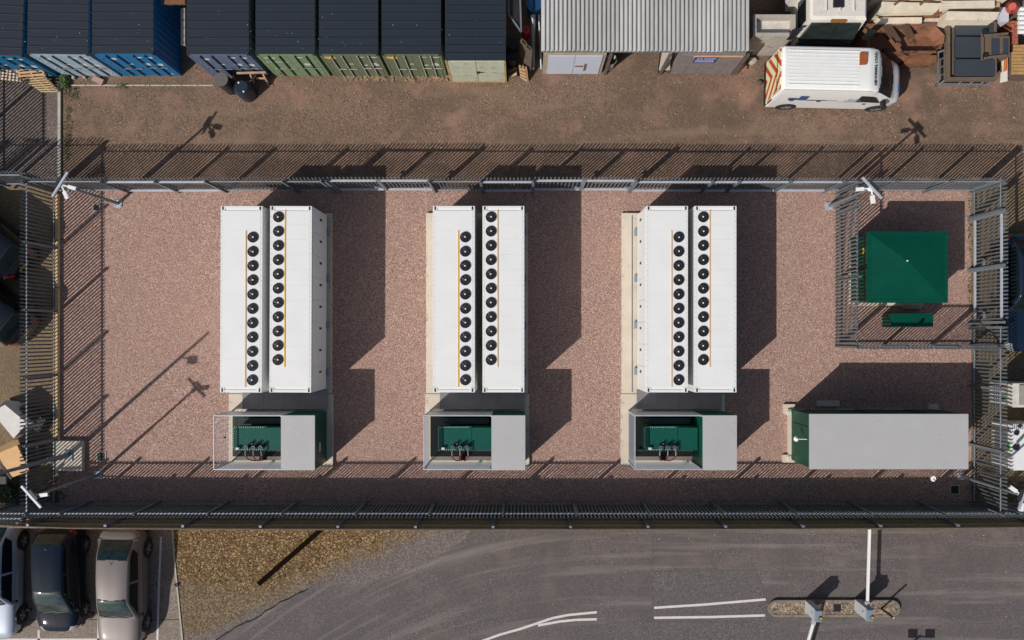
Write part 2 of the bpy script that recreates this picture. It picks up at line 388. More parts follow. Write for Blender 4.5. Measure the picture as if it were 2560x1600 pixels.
line('road_marking', [(1345, 1563), (1400, 1553), (1440, 1549), (1492, 1547.5)], 0.10, 0.028, '')
for pts in ([(97, 1575), (97, 1900)], [(246, 1520), (245, 1900)], [(403, 1342), (398, 1450), (393, 1620), (388, 1900)], [(0, 1598.5), (250, 1598.5)], [(-60, 1320), (-60, 1900)]):
    line('parking_line', pts, 0.085, 0.010, '')
line('slab_joint', [(300, 1549), (454, 1549)], 0.03, 0.009, '', m=mat('dark_joint', (0.06, 0.05, 0.045), 0.9))
line('slab_joint', [(0, 1549), (250, 1549)], 0.03, 0.009, '', m=MATS['dark_joint'])
line('slab_joint', [(1631, 1320), (1630, 1440), (1630, 1553)], 0.012, 0.0215, '', m=mat('faint_joint', lit(80, 73, 72), 0.95))
# concrete edging kerbs
struct('kerb', gbox(MB(), 147, 205, 154, 470, 0, 0.09), concrete_k)
mb = MB()
for i in range(9): gbox(mb, 176 + i * 40, 212.2, 175 + i * 40 + 39.2, 215.2, 0, 0.035 + 0.01 * random.random())
struct('edging_kerb', mb, concrete_k)
mb = MB(); pts = [(431, 1292), (433, 1340), (437, 1400), (446, 1490), (458, 1610)]
for a, b in zip(pts[:-1], pts[1:]): mb.beam((*G(*a), 0.02), (*G(*b), 0.02), 0.06, 0.06)
struct('car_park_kerb', mb, concrete_k)
# scattered pale stones
def pebbles(name, n, region, r0, r1, m, label):
    mb = MB(); rnd = random.Random(len(name))
    for i in range(n):
        x, y = region(rnd); r = rnd.uniform(r0, r1); gx, gy = G(x, y); a = rnd.uniform(0, 3)
        M_ = Matrix.Rotation(a, 3, 'Z') @ Matrix.Rotation(0.5, 3, 'X')
        mb.obox((gx, gy, 0.012 + r * 0.3), (r * rnd.uniform(1, 1.7), r, r * 0.8), M_)
    single(name, mb, m, label, 'stones', kind='stuff')
pebbles('yard_stones', 650, lambda r: (r.uniform(160, 2555), r.triangular(190, 475, 205)), 0.012, 0.038, mat('pale_stone', lit(170, 152, 136), 0.9, 0, 0.25, 9), 'loose pale stones scattered over the brown yard')
pebbles('road_grit', 120, lambda r: (r.uniform(900, 2555), r.uniform(1330, 1598)), 0.015, 0.035, MATS['pale_stone'], 'specks of pale grit on the grey road')
pebbles('gravel_stones', 900, lambda r: (r.uniform(150, 2420), r.uniform(482, 1250)), 0.012, 0.03, mat('light_pink_stone', lit(200, 174, 160), 0.9, 0, 0.3, 9), 'larger light stones lying in the pink gravel')
_marks = [((480, 1040), (535, 1105)), ((785, 1180), (880, 1238)), ((945, 1045), (1000, 1080)), ((1215, 1125), (1290, 1195)), ((1290, 1195), (1375, 1245)), ((1470, 1050), (1540, 1120)), ((1755, 1188), (1832, 1250))]
def _on_mark(r_):
    a, b = r_.choice(_marks); t_ = r_.random(); return (a[0] + (b[0] - a[0]) * t_ + r_.gauss(0, 2.2), a[1] + (b[1] - a[1]) * t_ + r_.gauss(0, 2.2))
pebbles('drag_mark_stones', 700, _on_mark, 0.010, 0.022, MATS['light_pink_stone'], 'faint pale drag marks of light stones running across the pink gravel')
# concrete rubble line in front of the green containers
mb = MB(); rnd = random.Random(5)
for i in range(150):
    gx, gy = G(rnd.choice((rnd.uniform(865, 970), rnd.uniform(1020, 1125), rnd.uniform(860, 1130))), rnd.uniform(190, 202)); r = rnd.uniform(0.03, 0.09)
    mb.obox((gx, gy, r * 0.3), (r * 1.5, r, r * 0.7), Matrix.Rotation(rnd.uniform(0, 3), 3, 'Z'))
single('rubble', mb, mat('buff_rubble', lit(140, 118, 92), 0.9, 0, 0.3, 8), 'strip of buff rubble along the foot of the two yellow-plated green containers', 'rubble', kind='stuff')

# ---------------------------------------------------------------- palisade fences
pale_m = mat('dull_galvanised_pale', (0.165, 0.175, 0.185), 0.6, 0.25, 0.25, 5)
def pale_mesh(h, name='pale'):
    mb = MB(); w = 0.030; d = 0.007
    def ring(z, y, ww=w): return [(-ww, y - d, z), (-ww * 0.35, y - d, z), (0, y + d * 1.6, z), (ww * 0.35, y - d, z), (ww, y - d, z), (ww, y + d, z), (0, y + d * 3, z), (-ww, y + d, z)]
    r0 = ring(0.05, 0); r1 = ring(h - 0.22, 0); r2 = ring(h - 0.07, 0.03)
    vs = r0 + r1 + r2; n = 8
    fs = [(i, (i + 1) % n, n + (i + 1) % n, n + i) for i in range(n)] + [(n + i, n + (i + 1) % n, 2 * n + (i + 1) % n, 2 * n + i) for i in range(n)]
    k = len(vs); vs += [(-w * 1.3, 0.045, h - 0.01), (0, 0.075, h), (w * 1.3, 0.045, h - 0.01)]
    fs += [(16, 17, k), (17, 23, k), (23, 16, k), (17, 19, k + 1), (19, 22, k + 1), (22, 17, k + 1), (19, 20, k + 2), (20, 21, k + 2), (21, 19, k + 2), (21, 22, 19)]
    return mb.add(vs, fs).mesh(name, pale_m)
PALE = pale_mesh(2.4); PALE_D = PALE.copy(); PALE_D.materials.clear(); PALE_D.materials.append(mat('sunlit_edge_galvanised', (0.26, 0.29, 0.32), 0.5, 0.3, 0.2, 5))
def post_mesh(h):
    mb = MB(); mb.box(-0.05, -0.045, 0, 0.05, -0.037, h).box(-0.05, 0.037, 0, 0.05, 0.045, h).box(-0.004, -0.037, 0, 0.004, 0.037, h)
    mb.box(-0.07, -0.065, 0.012, 0.07, 0.065, 0.03); return mb.mesh('post', galv_d)
POST = post_mesh(2.35)
def fence(label, p0, p1, posts, out=1, skips=(), thick=(), pale=PALE, pitch=0.15, group='palisade fence runs'):
    """p0,p1 ground px; posts px distances along; out = side of the pales (+1 = left of the run direction)"""
    a = Vector((*G(*p0), 0)); b = Vector((*G(*p1), 0)); d = b - a; Ln = d.length; rz = math.atan2(d.y, d.x)
    t = thing('palisade_fence', label, 'fence', a, rz, group)
    n = int(Ln / pitch)
    for i in range(n + 1):
        x = i * pitch
        if any(s0 / 60 < x < s1 / 60 for s0, s1 in skips): continue
        o = inst('pale', pale, t, (x, out * 0.035, 0.0), 0 if out > 0 else PI)
        if random.random() < 0.5: o.rotation_euler[1] = random.uniform(-0.006, 0.006)
    ps = sorted(posts)
    for x in ps: inst('post', POST, t, (x / 60, -out * 0.06, 0))
    for s0, s1 in zip(ps[:-1], ps[1:]):
        if any(q0 <= (s0 + s1) / 2 <= q1 for q0, q1 in skips): continue
        tk = 0.085 if any(q0 <= (s0 + s1) / 2 <= q1 for q0, q1 in thick) else 0.05
        x0 = s0 / 60 + 0.053; x1 = s1 / 60 - 0.053
        for z in (0.28, 2.12):
            mb = MB().box(x0, -out * 0.006, z, x1, -out * (0.006 + tk), z + 0.006).box(x0, -out * 0.006, z - 0.045, x1, -out * 0.013, z - 0.0005)
            part('rail', mb, galv_l if tk > 0.06 else galv, t)
    return t
def gate_leaf(label, p0, p1, out=1, group='palisade gate leaves', pale=PALE):
    a = Vector((*G(*p0), 0)); b = Vector((*G(*p1), 0)); d = b - a; Ln = d.length; rz = math.atan2(d.y, d.x)
    t = thing('gate_leaf', label, 'gate', a, rz, group)
    n = max(2, int(Ln / 0.15))
    for i in range(n + 1): inst('pale', pale, t, (0.04 + i * (Ln - 0.08) / n, out * 0.05, 0.03), 0 if out > 0 else PI)
    for z in (0.25, 2.1): part('frame_rail', MB().box(0.05, -0.04, z, Ln - 0.05, 0.04, z + 0.06), galv_l, t)
    for x in (0, Ln): part('frame_stile', MB().box(x - 0.03, -0.04, 0.1, x + 0.03, 0.04, 2.2), galv, t)
    part('latch', MB().box(Ln - 0.3, -0.09, 1.0, Ln - 0.05, -0.045, 1.12).cyl((Ln - 0.2, -0.13, 0.98), (Ln - 0.2, -0.13, 1.3), 0.012), galv, t)
    return t
X0, X1, YT, YB = 141.0, 2428.0, 476.5, 1257.0
# north run with two double gates
npo = [0, 182, 307, 425, 606, 696]
fence('palisade run from the upper left corner to the left double gate', (X0, YT), (848, YT), npo + [707], 1, thick=[(182, 425)])
fence('short palisade run between the two double gates', (1088, YT), (1331, YT), [0, 120, 243], 1, thick=[(120, 243)])
fence('palisade run from the right double gate to the upper right corner', (1573, YT), (X1, YT), [0, 178, 240, 360, 485, 610, 735, 855], 1, thick=[(0, 485)])
gate_leaf('gate leaf over the shadow of the left container pair, left leaf of its gate', (850, YT), (966, YT))
gate_leaf('gate leaf lying between the left and the middle container shadows', (970, YT), (1086, YT))
gate_leaf('gate leaf over the shadow of the middle container pair', (1333, YT), (1449, YT))
gate_leaf('gate leaf in the sun directly right of the middle container shadow', (1453, YT), (1570, YT))
# west run, east run, south run
fence('palisade run on the left side beside the two black hatchbacks', (X0 + 1, YB), (X0 + 1, 462), [0, 160, 320, 478, 636, 795], 1)
fence('palisade run right of the long grey roof, below the side gate', (X1, 820), (X1, YB), [0, 145, 290, 437], 1)
fence('short palisade run at the upper right corner above the side gate', (X1, YT), (X1, 545), [0, 68.5], 1)
gate_leaf('upper leaf of the right side gate, beside the upper half of the green kiosk', (X1, 551), (X1, 672))
gate_leaf('lower leaf of the right side gate, beside the small green cabinet', (X1, 678), (X1, 800))
for y, l in ((548, 'upper hinge post of the right side gate'), (675, 'centre post between the leaves of the right side gate'), (808, 'lower hinge post of the right side gate, near the inner fence')):
    gx, gy = G(X1 - 5, y)
    single('gate_post', MB().box(gx - 0.05, gy - 0.05, 0, gx + 0.05, gy + 0.05, 2.45).box(gx - 0.09, gy - 0.09, 0.012, gx + 0.09, gy + 0.09, 0.03), galv_d, l, 'post', 'gate posts')
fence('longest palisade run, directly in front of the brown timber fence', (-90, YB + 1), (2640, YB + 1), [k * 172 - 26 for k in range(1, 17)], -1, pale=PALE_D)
fence('palisade run leaving the upper left corner towards the left edge', (-110, 461), (X0 - 2, 461), [10, 130, 250], 1)
o = fence('palisade run beyond the left edge beside the grey path', (-5, 462), (-5, 120), [0, 170, 342], 1)
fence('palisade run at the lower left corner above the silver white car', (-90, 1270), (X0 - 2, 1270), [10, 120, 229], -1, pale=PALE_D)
# inner pen round the kiosk
fence('inner palisade run on the left of the green kiosk', (2089, 866), (2089, 480), [1, 165, 330, 385], 1, group='inner palisade fence')
fence('inner palisade run below the small green cabinet', (2089, 866), (2426, 866), [3, 120, 240, 335], -1, group='inner palisade fence')
# gravel board at the foot of the west run
mb = MB()
t = thing('edging_board', 'tan timber edging board at the foot of the left palisade run', 'board', (*G(146, 860), 0), world=True)
for i in range(6): part('board', gbox(MB(), 142.6, 484 + i * 118, 150, 484 + i * 118 + 116, 0, 0.13), mat('tan_edging', lit(224, 190, 140), 0.8, 0, 0.15, 4), t)

# timber close-board fence behind the south palisade
t = thing('timber_fence', 'brown close boarded timber fence with dark posts between the palisade and the road', 'fence', (*G(1300, 1290), 0), world=True)
mb = MB(); x = 66.0
def ty(x): return 1288.5 + (-5 if x < 100 else 0) + 6.0 * math.sin(max(0.0, min(1.0, x / 2560)) * PI) ** 0.8
rnd = random.Random(3)
while x < 2700:
    y = ty(x); a = G(x, y); b = G(x + 6.2, y)
    mb.box(a[0], a[1] - 0.018 - rnd.random() * 0.008, 0.1, b[0], a[1], 2.02 + rnd.uniform(-0.012, 0.012)); x += 6.35
part('fence_boards', mb, timber, t, kind='stuff')
xs = [66 + k * 181.5 for k in range(16)]
for a, b in zip(xs[:-1], xs[1:]):
    ya, yb = ty(a), ty(b)
    for z in (0.35, 1.05, 1.75):
        part('rail', MB().beam((*G(a + 1, ya - 2.4), z), (*G(b - 1, yb - 2.4), z), 0.06, 0.08), wood_d if z > 3 else timber, t)
    part('capping', MB().beam((*G(a + 0.5, ya + 0.5), 2.075), (*G(b - 0.5, yb + 0.5), 2.075), 0.045, 0.03), mat('cap_timber', lit(104, 90, 78), 0.85, 0, 0.3, 6), t)
    part('gravel_board', MB().beam((*G(a + 1, ya + 1), 0.08), (*G(b - 1, yb + 1), 0.08), 0.04, 0.14), concrete_g, t)
for x in [145 + k * 182 for k in range(14)]:
    gx, gy = G(x, ty(x) - 7)
    part('post', MB().box(gx - 0.055, gy - 0.06, 0, gx + 0.055, gy + 0.04, 2.08), galv_d, t)
    part('post_cap', MB().box(gx - 0.05, gy - 0.055, 2.083, gx + 0.05, gy + 0.035, 2.10), galv_d, t)

# ---------------------------------------------------------------- battery containers
def fan_meshes():
    m = MB()
    m.ring((0, 0), 0.205, 0.185, 0, 0.035, 24).cyl((0, 0, 0.001), (0, 0, 0.006), 0.188, n=24)
    for k in range(7):
        a = k * 2 * PI / 7
        p = [(0.045, -0.01), (0.175, -0.045), (0.18, 0.04), (0.05, 0.03)]
        q = [(x * math.cos(a) - y * math.sin(a), x * math.sin(a) + y * math.cos(a), 0.012 + (0.014 if j in (0, 1) else 0)) for j, (x, y) in enumerate(p)]
        m.add(q, [(0, 1, 2, 3)])
    g = MB()
    for r in (0.07, 0.11, 0.15): g.ring((0, 0), r, r - 0.004, 0.034, 0.038, 16)
    g.beam((-0.19, -0.02, 0.037), (0.19, 0.02, 0.037), 0.006).beam((-0.02, 0.19, 0.043), (0.02, -0.19, 0.043), 0.006)
    hub = MB().cyl((0, 0, 0.02), (0, 0, 0.032), 0.052, n=14)
    nut = MB().cyl((0.012, 0.0, 0.040), (0.012, 0.0, 0.050), 0.030, n=8)
    return m.mesh('fan', blackm), g.mesh('fan_guard', mat('fan_guard_wire', (0.1, 0.1, 0.11), 0.4, 0.5)), hub.mesh('fan_hub', blackm), nut.mesh('fan_nut', mat('hub_cap_white', (0.8, 0.8, 0.8), 0.4))
FAN, GUARD, HUB, NUT = fan_meshes()
PW, PL = 96 / 60.0, 428.7 / 60.0
Z0, Z1 = 0.30, 2.70
def battery(side, label, loc):
    """side -1: left unit of a pair (fans near its right edge); +1: right unit. local origin = upper left corner (plan), y down is negative"""
    t = thing('battery_container', label, 'container', loc, 0, 'white battery containers with rows of roof fans')
    w, l = PW, PL
    part('body', MB().box(0.012, -l + 0.012, Z0 + 0.05, w - 0.012, -0.012, Z1 - 0.02), white_p, t)
    f = MB()
    for x in (0, w - 0.07):
        f.box(x, -l + 0.171, Z1 - 0.09, x + 0.07, -0.171, Z1 - 0.004)
        f.box(x, -l, Z0, x + 0.07, 0, Z0 + 0.10)
    for y in (-0.1, -l): f.box(0.171, y, Z1 - 0.09, w - 0.171, y + 0.1, Z1 - 0.002)
    part('frame', f, white_p, t)
    for x in (0, w - 0.17):
        for y in (-0.17, -l):
            top_ = y > -1
            c = part('corner_casting', MB().box(x, y, Z1 - 0.12, x + 0.17, y + 0.17, Z1 + 0.006), white_p, t)
            part('slot', MB().box(x + 0.055, y + 0.02, Z1 + 0.007, x + 0.118, y + 0.15, Z1 + 0.012), black, c)
            px_ = x if x == 0 else x + 0.07; py_ = y + 0.07 if top_ else y
            part('corner_post', MB().box(px_, py_, Z0 + 0.101, px_ + 0.1, py_ + 0.1, Z1 - 0.122), white_p, t)
    # roof sheets between seams
    ys = ([0.18] + [0.11 + 0.585 * k for k in range(1, 11)] + [6.06, l - 0.18]) if side > 0 else [0.18, 0.92] + [0.92 + 1.23 * k for k in range(1, 5)] + [l - 0.18]
    ys = sorted(set(ys))
    fx = (74.5 if side < 0 else 19.5) / 60
    for y0, y1 in zip(ys[:-1], ys[1:]):
        part('roof_panel', MB().box(0.075, -y1 + 0.0012, Z1 - 0.02, w - 0.075, -y0 - 0.0012, Z1), white_p, t)
    b = MB()
    for k in range(34):
        y = -0.2 - k * (l - 0.4) / 33
        for x in (0.035, w - 0.035): b.box(x - 0.008, y - 0.008, Z1 - 0.003, x + 0.008, y + 0.008, Z1 + 0.004)
    part('roof_bolts', b, galv_d, t, kind='stuff')
    y00 = 71.8 if side < 0 else 25.6
    for k in range(11):
        fo = inst('fan', FAN, t, (fx, -(y00 + 32.84 * k) / 60, Z1 + 0.002), random.uniform(0, 6))
        inst('fan_guard', GUARD, fo); inst('fan_hub', HUB, fo); inst('fan_nut', NUT, fo)
    sx = (58.5 if side < 0 else 35) / 60
    s0, s1 = (57, 417) if side < 0 else (10, 371)
    part('cable_tray', MB().box(sx - 0.022, -s1 / 60, Z1 + 0.001, sx + 0.018, -s0 / 60, Z1 + 0.022), yellow, t)
    # doors on the outer long side
    ox = 0.0 if side < 0 else w
    for k in range(8):
        ya = -0.11 - k * (l - 0.22) / 8; yb = ya - (l - 0.22) / 8
        dr = part('side_door', MB().box(ox - side * 0.012, yb + 0.006, Z0 + 0.12, ox + side * 0.014, ya - 0.006, Z1 - 0.1), white_p, t)
        part('handle', MB().box(ox + side * 0.015, ya - 0.28, 1.25, ox + side * 0.04, ya - 0.19, 1.52), black, dr)
    part('skirt', MB().box(0.02, -l + 0.02, 0.16, w - 0.02, -0.02, Z0 + 0.04), galv_d, t)
    for k in range(4):
        y = -0.7 - k * (l - 1.4) / 3
        part('foot', MB().box(ox + side * 0.001, y - 0.14, 0.151, ox + side * 0.10, y + 0.14, 0.36), mat('blue_grey_bracket', (0.22, 0.27, 0.33), 0.5, 0.2), t)
    return t
names = ['left', 'middle', 'right']
for k, (xl, xr) in enumerate(((612, 725.5), (1100, 1214), (1590.5, 1702))):
    rr = math.radians(-0.25) if k == 0 else 0
    a = battery(-1, 'left unit of the %s white container pair, fans along its right edge' % names[k], (*G(xl, 541), 0))
    b = battery(+1, 'right unit of the %s white container pair, fans along its left edge' % names[k], (*G(xr, 541), 0))
    a.rotation_euler[2] = rr; b.rotation_euler[2] = rr

# concrete slabs under them
for k, x0 in enumerate((577, 1066, 1553)):
    t = thing('concrete_slab', 'pale concrete slab under the %s pair of white containers' % names[k], 'slab', (*G(x0 + 127, 760), 0), group='concrete slabs', world=True)
    part('slab', gbox(MB(), x0, 534, x0 + 254, 983, 0, 0.15), concrete, t)
    part('edge_channel', gbox(gbox(MB(), x0 + 25, 540, x0 + 27.5, 980, 0.152, 0.165), x0 + 228, 540, x0 + 230.5, 980, 0.152, 0.165), galv_d, t)
    t = thing('concrete_slab', 'pale concrete slab under the %s transformer enclosure' % names[k], 'slab', (*G(x0 + 127, 1075), 0), group='concrete slabs', world=True)
    part('slab', gbox(MB(), x0 - 2, 984.5, x0 + 257, 1166, 0, 0.15), concrete, t)
    # grey cable cover between containers and enclosure
    t = thing('cable_cover', 'dark grey grating cover between the %s containers and transformer enclosure' % names[k], 'grating', (*G(x0 + 140, 1000), 0), group='grating covers', world=True)
    gm = mat('grating_grey', (0.21, 0.20, 0.21), 0.7, 0.2, 0.12, 2)
    for j in range(4):
        part('cover_panel', gbox(MB(), x0 + 36 + j * 52.2, 972, x0 + 36 + j * 52.2 + 51.8, 1021, 0.30, 0.34), gm, t)
    part('support', gbox(MB(), x0 + 38, 974, x0 + 243, 1019, 0.152, 0.299), galv_d, t)

def _spill(r_):
    x0 = r_.choice((577, 1066, 1553)); e = r_.random()
    if e < 0.8: return (x0 + (254 if r_.random() < 0.5 else 0) + r_.gauss(0, 3), r_.uniform(536, 1165))
    return (x0 + r_.uniform(0, 254), 534 + r_.gauss(0, 2.5))
mb = MB(); rnd = random.Random(77)
for k in range(420):
    x, y = _spill(rnd); r_ = rnd.uniform(0.012, 0.026); g_ = G(x, y)
    mb.obox((g_[0], g_[1], 0.155), (r_ * 1.5, r_, r_), Matrix.Rotation(rnd.uniform(0, 3), 3, 'Z'))
single('spilled_gravel', mb, mat('spilled_stone', lit(160, 130, 118), 0.9, 0, 0.3, 9), 'loose pink stones spilled along the edges of the concrete slabs', 'stones', kind='stuff')
# roof specks on the grey lids
mb = MB()
for k in range(70):
    x = rnd.choice((rnd.uniform(2030, 2416), rnd.uniform(2030, 2416), rnd.uniform(705, 785), rnd.uniform(1233, 1311), rnd.uniform(1761, 1839))); y = rnd.uniform(1040, 1168)
    zz = 2.432 if x > 1900 else 2.202; p_ = W(x, y, zz); r_ = rnd.uniform(0.010, 0.024)
    mb.obox((p_[0], p_[1], zz), (r_ * 1.3, r_, 0.006), Matrix.Rotation(rnd.uniform(0, 3), 3, 'Z'))
single('roof_specks', mb, mat('dark_speck', lit(110, 108, 106), 0.9), 'small dark specks scattered on the flat light grey roofs', 'specks', kind='stuff')
# ---------------------------------------------------------------- transformer enclosures (local px units /60, origin = pen upper left corner)
U = 1 / 60.0
def ub(mb, x0, y0, x1, y1, z0, z1): return mb.box(x0 * U, -y1 * U, z0, x1 * U, -y0 * U, z1)
scr = bpy.data.materials.new('mesh_screen'); scr.use_nodes = True
_N = scr.node_tree.nodes; _L = scr.node_tree.links; _out = _N['Material Output']; _b = _N['Principled BSDF']
_b.inputs['Base Color'].default_value = (0.42, 0.46, 0.51, 1); _b.inputs['Roughness'].default_value = 0.6
_tl = _N.new('ShaderNodeBsdfTranslucent'); _tl.inputs['Color'].default_value = (0.55, 0.60, 0.66, 1)
_tp = _N.new('ShaderNodeBsdfTransparent'); _m1 = _N.new('ShaderNodeMixShader'); _m1.inputs[0].default_value = 0.5
_m2 = _N.new('ShaderNodeMixShader'); _m2.inputs[0].default_value = 0.22
_L.new(_b.outputs[0], _m1.inputs[1]); _L.new(_tl.outputs[0], _m1.inputs[2]); _L.new(_m1.outputs[0], _m2.inputs[1]); _L.new(_tp.outputs[0], _m2.inputs[2]); _L.new(_m2.outputs[0], _out.inputs['Surface'])
def enclosure(label, loc, openleft=False):
    t = thing('transformer_enclosure', label, 'transformer', loc, 0, 'green transformer enclosures with open left halves')
    hz = 2.10; D = 128; LX = 160
    # walls of the open pen: frame posts, top rails and sheets
    part('rear_panel', ub(MB(), 2, 1, LX - 1, 2.6, 0.3, hz - 0.05), galv_l, t)
    part('front_panel', MB().add([(4 * U, -(D - 1.5) * U, 0.2), ((LX - 4) * U, -(D - 1.5) * U, 0.2), ((LX - 4) * U, -(D - 1.5) * U, hz - 0.01), (4 * U, -(D - 1.5) * U, hz - 0.01)], [(0, 1, 2, 3)]), scr, t)
    if not openleft: part('left_panel', MB().add([(1.5 * U, -4 * U, 0.2), (1.5 * U, -(D - 4) * U, 0.2), (1.5 * U, -(D - 4) * U, hz - 0.01), (1.5 * U, -4 * U, hz - 0.01)], [(0, 1, 2, 3)]), scr, t)
    else:
        mm = MB()
        for z in np.arange(0.4, 2.0, 0.2): ub(mm, 1.5, 4, 1.9, D - 4, z, z + 0.006)
        for y in range(8, int(D) - 4, 12): ub(mm, 1.5, y, 1.9, y + 0.4, 0.3, 2.04)
        part('left_mesh', mm, galv_l, t)
        part('left_catch', ub(MB(), 2, 58, 5, 62, 1.0, 1.12), black, t)
    fr = MB()
    for x, y in ((0, 0), (0, D - 3.5), (LX - 4, 0), (LX - 4, D - 3.5)): ub(fr, x, y, x + 3.5, y + 3.5, 0.151, hz)
    part('corner_post', fr, galv_l, t)
    part('top_rail', ub(ub(ub(MB(), 0, 0, LX - 1, 2, hz + 0.001, hz + 0.04), 0, D - 2, LX - 1, D, hz + 0.001, hz + 0.04), 0, 2.1, 2, D - 2.1, hz + 0.001, hz + 0.04), galv_l, t)
    part('floor', ub(MB(), 3, 4, LX - 1, D - 14, 0.151, 0.17), mat('dark_pen_floor', (0.03, 0.035, 0.03), 0.8, 0, 0.2, 3), t)  # one dark tone over the whole pen floor
    # covered half
    part('body', ub(MB(), LX, 1.5, LX + 77, D - 1.5, 0.155, 2.13), green, t)
    part('lid', ub(MB(), LX - 0.5, 0, LX + 78.5, D, 2.131, 2.20), lidgrey, t)
    part('lid_edge', ub(MB(), LX - 1, -0.6, LX + 79, D + 0.6, 2.115, 2.130), mat('lid_edge_green', (0.02, 0.10, 0.08), 0.5), t)
    part('data_plate', ub(MB(), LX + 77.05, 70, LX + 77.5, 92, 1.2, 1.4), galv_l, t)
    # transformer
    tk = part('tank', ub(MB(), 32, 34, 110, 86, 0.5, 1.32), green_t, t)
    part('tank_cover', ub(MB(), 28.5, 31, 110, 89, 1.321, 1.36), green_t, tk)
    bl = MB()
    for k in range(14): bl.cyl(((34 + k * 5.2) * U, -33.0 * U, 1.36), ((34 + k * 5.2) * U, -33.0 * U, 1.385), 0.016, n=6); bl.cyl(((34 + k * 5.2) * U, -87 * U, 1.36), ((34 + k * 5.2) * U, -87 * U, 1.385), 0.016, n=6)
    for k in range(9): bl.cyl((30.8 * U, -(37 + k * 5.6) * U, 1.36), (30.8 * U, -(37 + k * 5.6) * U, 1.385), 0.016, n=6)
    part('cover_bolts', bl, mat('white_bolt', (0.6, 0.62, 0.6), 0.4), tk, kind='stuff')
    part('conservator', ub(MB(), 111, 34, 157, 88, 0.5, 1.40), green_t, t)
    rg = mat('radiator_green', (0.003, 0.022, 0.016), 0.5)
    for k in range(9): part('radiator_fin', ub(MB(), 34 + k * 8.4, 89.5, 35.2 + k * 8.4, 94, 0.6, 1.15), rg, t)
    part('rear_duct', ub(MB(), 34, 16, 150, 30, 0.3, 0.6), rg, t)
    part('skid', ub(MB(), 24, 94.5, 156, 97, 0.17, 0.62), galv_d, t)
    part('skid', ub(MB(), 24, 10, 156, 13, 0.17, 0.62), rg, t)
    part('terminal_box', ub(MB(), 38.5, 81, 46, 86.4, 1.361, 1.50), mat('cream_enamel', (0.6, 0.55, 0.5), 0.4), t)
    part('filler_cap', MB().cyl((75 * U, -73 * U, 1.36), (75 * U, -73 * U, 1.42), 0.03, n=10), mat('white_cap', (0.75, 0.75, 0.75), 0.4), t)
    for k, x in enumerate((66.5, 83.5, 100.5)):
        bu = part('bushing', MB().cyl((x * U, -80 * U, 1.36), (x * U, -80 * U, 1.62), 0.05, 0.04, 12).cyl((x * U, -80 * U, 1.42), (x * U, -80 * U, 1.44), 0.085, n=14).cyl((x * U, -80 * U, 1.50), (x * U, -80 * U, 1.52), 0.085, n=14), mat('brown_bushing', (0.06, 0.03, 0.035), 0.3), t)
        part('bushing_ring', MB().ring((x * U, -80 * U), 0.068, 0.052, 1.62, 1.65, 14), galv, bu)
        def bez(t_, p): return sum((Vector(q) * c for q, c in zip(p, ((1 - t_) ** 3, 3 * t_ * (1 - t_) ** 2, 3 * t_ ** 2 * (1 - t_), t_ ** 3))), Vector((0, 0, 0)))
        cp = [(x * U, -80 * U, 1.6), ((x + (k - 1) * 7) * U, -104 * U, 1.75), ((83.5 + (k - 1) * 14) * U, -118 * U, 1.4), (84 * U + (k - 1) * 0.03, -119 * U, 0.5)]
        P = [bez(i / 14, cp) for i in range(15)]
        part('cable', MB().tube(P[:5], 0.024, 6), mat('grey_cable', (0.2, 0.19, 0.2), 0.5), t)
        part('cable', MB().tube(P[4:], 0.024, 6), redcable, t)
    part('cable_gland', ub(MB(), 76, 112, 92, 120, 0.3, 0.5), black, t)
    return t
e1 = enclosure('left of the three green transformer enclosures, its left side open mesh showing the gravel', (*G(582, 1025.7), 0), True)
e2 = enclosure('middle green transformer enclosure, below the middle pair of white containers', (*G(1074, 1025.7), 0))
copy_thing(e2, (*G(1568.5, 1025.7), 0), label='right of the three green transformer enclosures, next to the long grey-roofed building')

# ---------------------------------------------------------------- long green switch house with grey roof
t = thing('switchgear_building', 'long green building with a flat light grey roof in the lower right of the compound', 'building', (*G(2180, 1085), 0), world=True)
zt = 2.43
pbox(m_ := MB(), 2026, 1037, 2419, 1171, 0.25, zt - 0.07, zt); part('wall', m_, green, t)
part('roof', pbox(MB(), 2024, 1035, 2421, 1173, zt - 0.07, zt), lidgrey, t)
for i, (x0, x1) in enumerate(((2060, 2140), (2190, 2270), (2320, 2400))):
    a = W(x0, 1037, zt); b = W(x1, 1037, zt); part('door', MB().box(a[0], a[1] + 0.001, 0.4, b[0], a[1] + 0.03, 2.2), green, t)
a = W(2026, 1037, zt); b = W(2026, 1171, zt)
part('end_door', MB().box(a[0] - 0.03, b[1] + 0.7, 0.35, a[0] - 0.001, a[1] - 0.5, 2.25), green, t)
lx, ly = W(2026, 1099, 2.2)[:2]
l = part('wall_lamp', MB().cyl((lx - 0.001, ly, 2.15), (lx - 0.42, ly, 2.0), 0.018).cyl((lx - 0.001, ly, 2.15), (lx - 0.03, ly, 2.15), 0.06), white_t, t)
part('lamp_shade', MB().cyl((lx - 0.46, ly, 1.95), (lx - 0.46, ly, 2.06), 0.11, 0.03, 14), mat('white_lamp_shade', (0.8, 0.8, 0.8), 0.4), l)
part('plinth', gbox(MB(), 1968, 1022, 2345, 1152, 0, 0.24), concrete, t)
for y in (1031, 1143):
    a = G(1968, y); part('lifting_loop', MB().tube([(a[0] - 0.16, a[1] + .05, 0.3), (a[0] + 0.02, a[1] + .05, 0.33), (a[0] + 0.05, a[1], 0.33), (a[0] + 0.02, a[1] - .05, 0.33), (a[0] - 0.16, a[1] - .05, 0.3)], 0.018, 6), mat('white_loop', (0.7, 0.72, 0.7), 0.4), t)
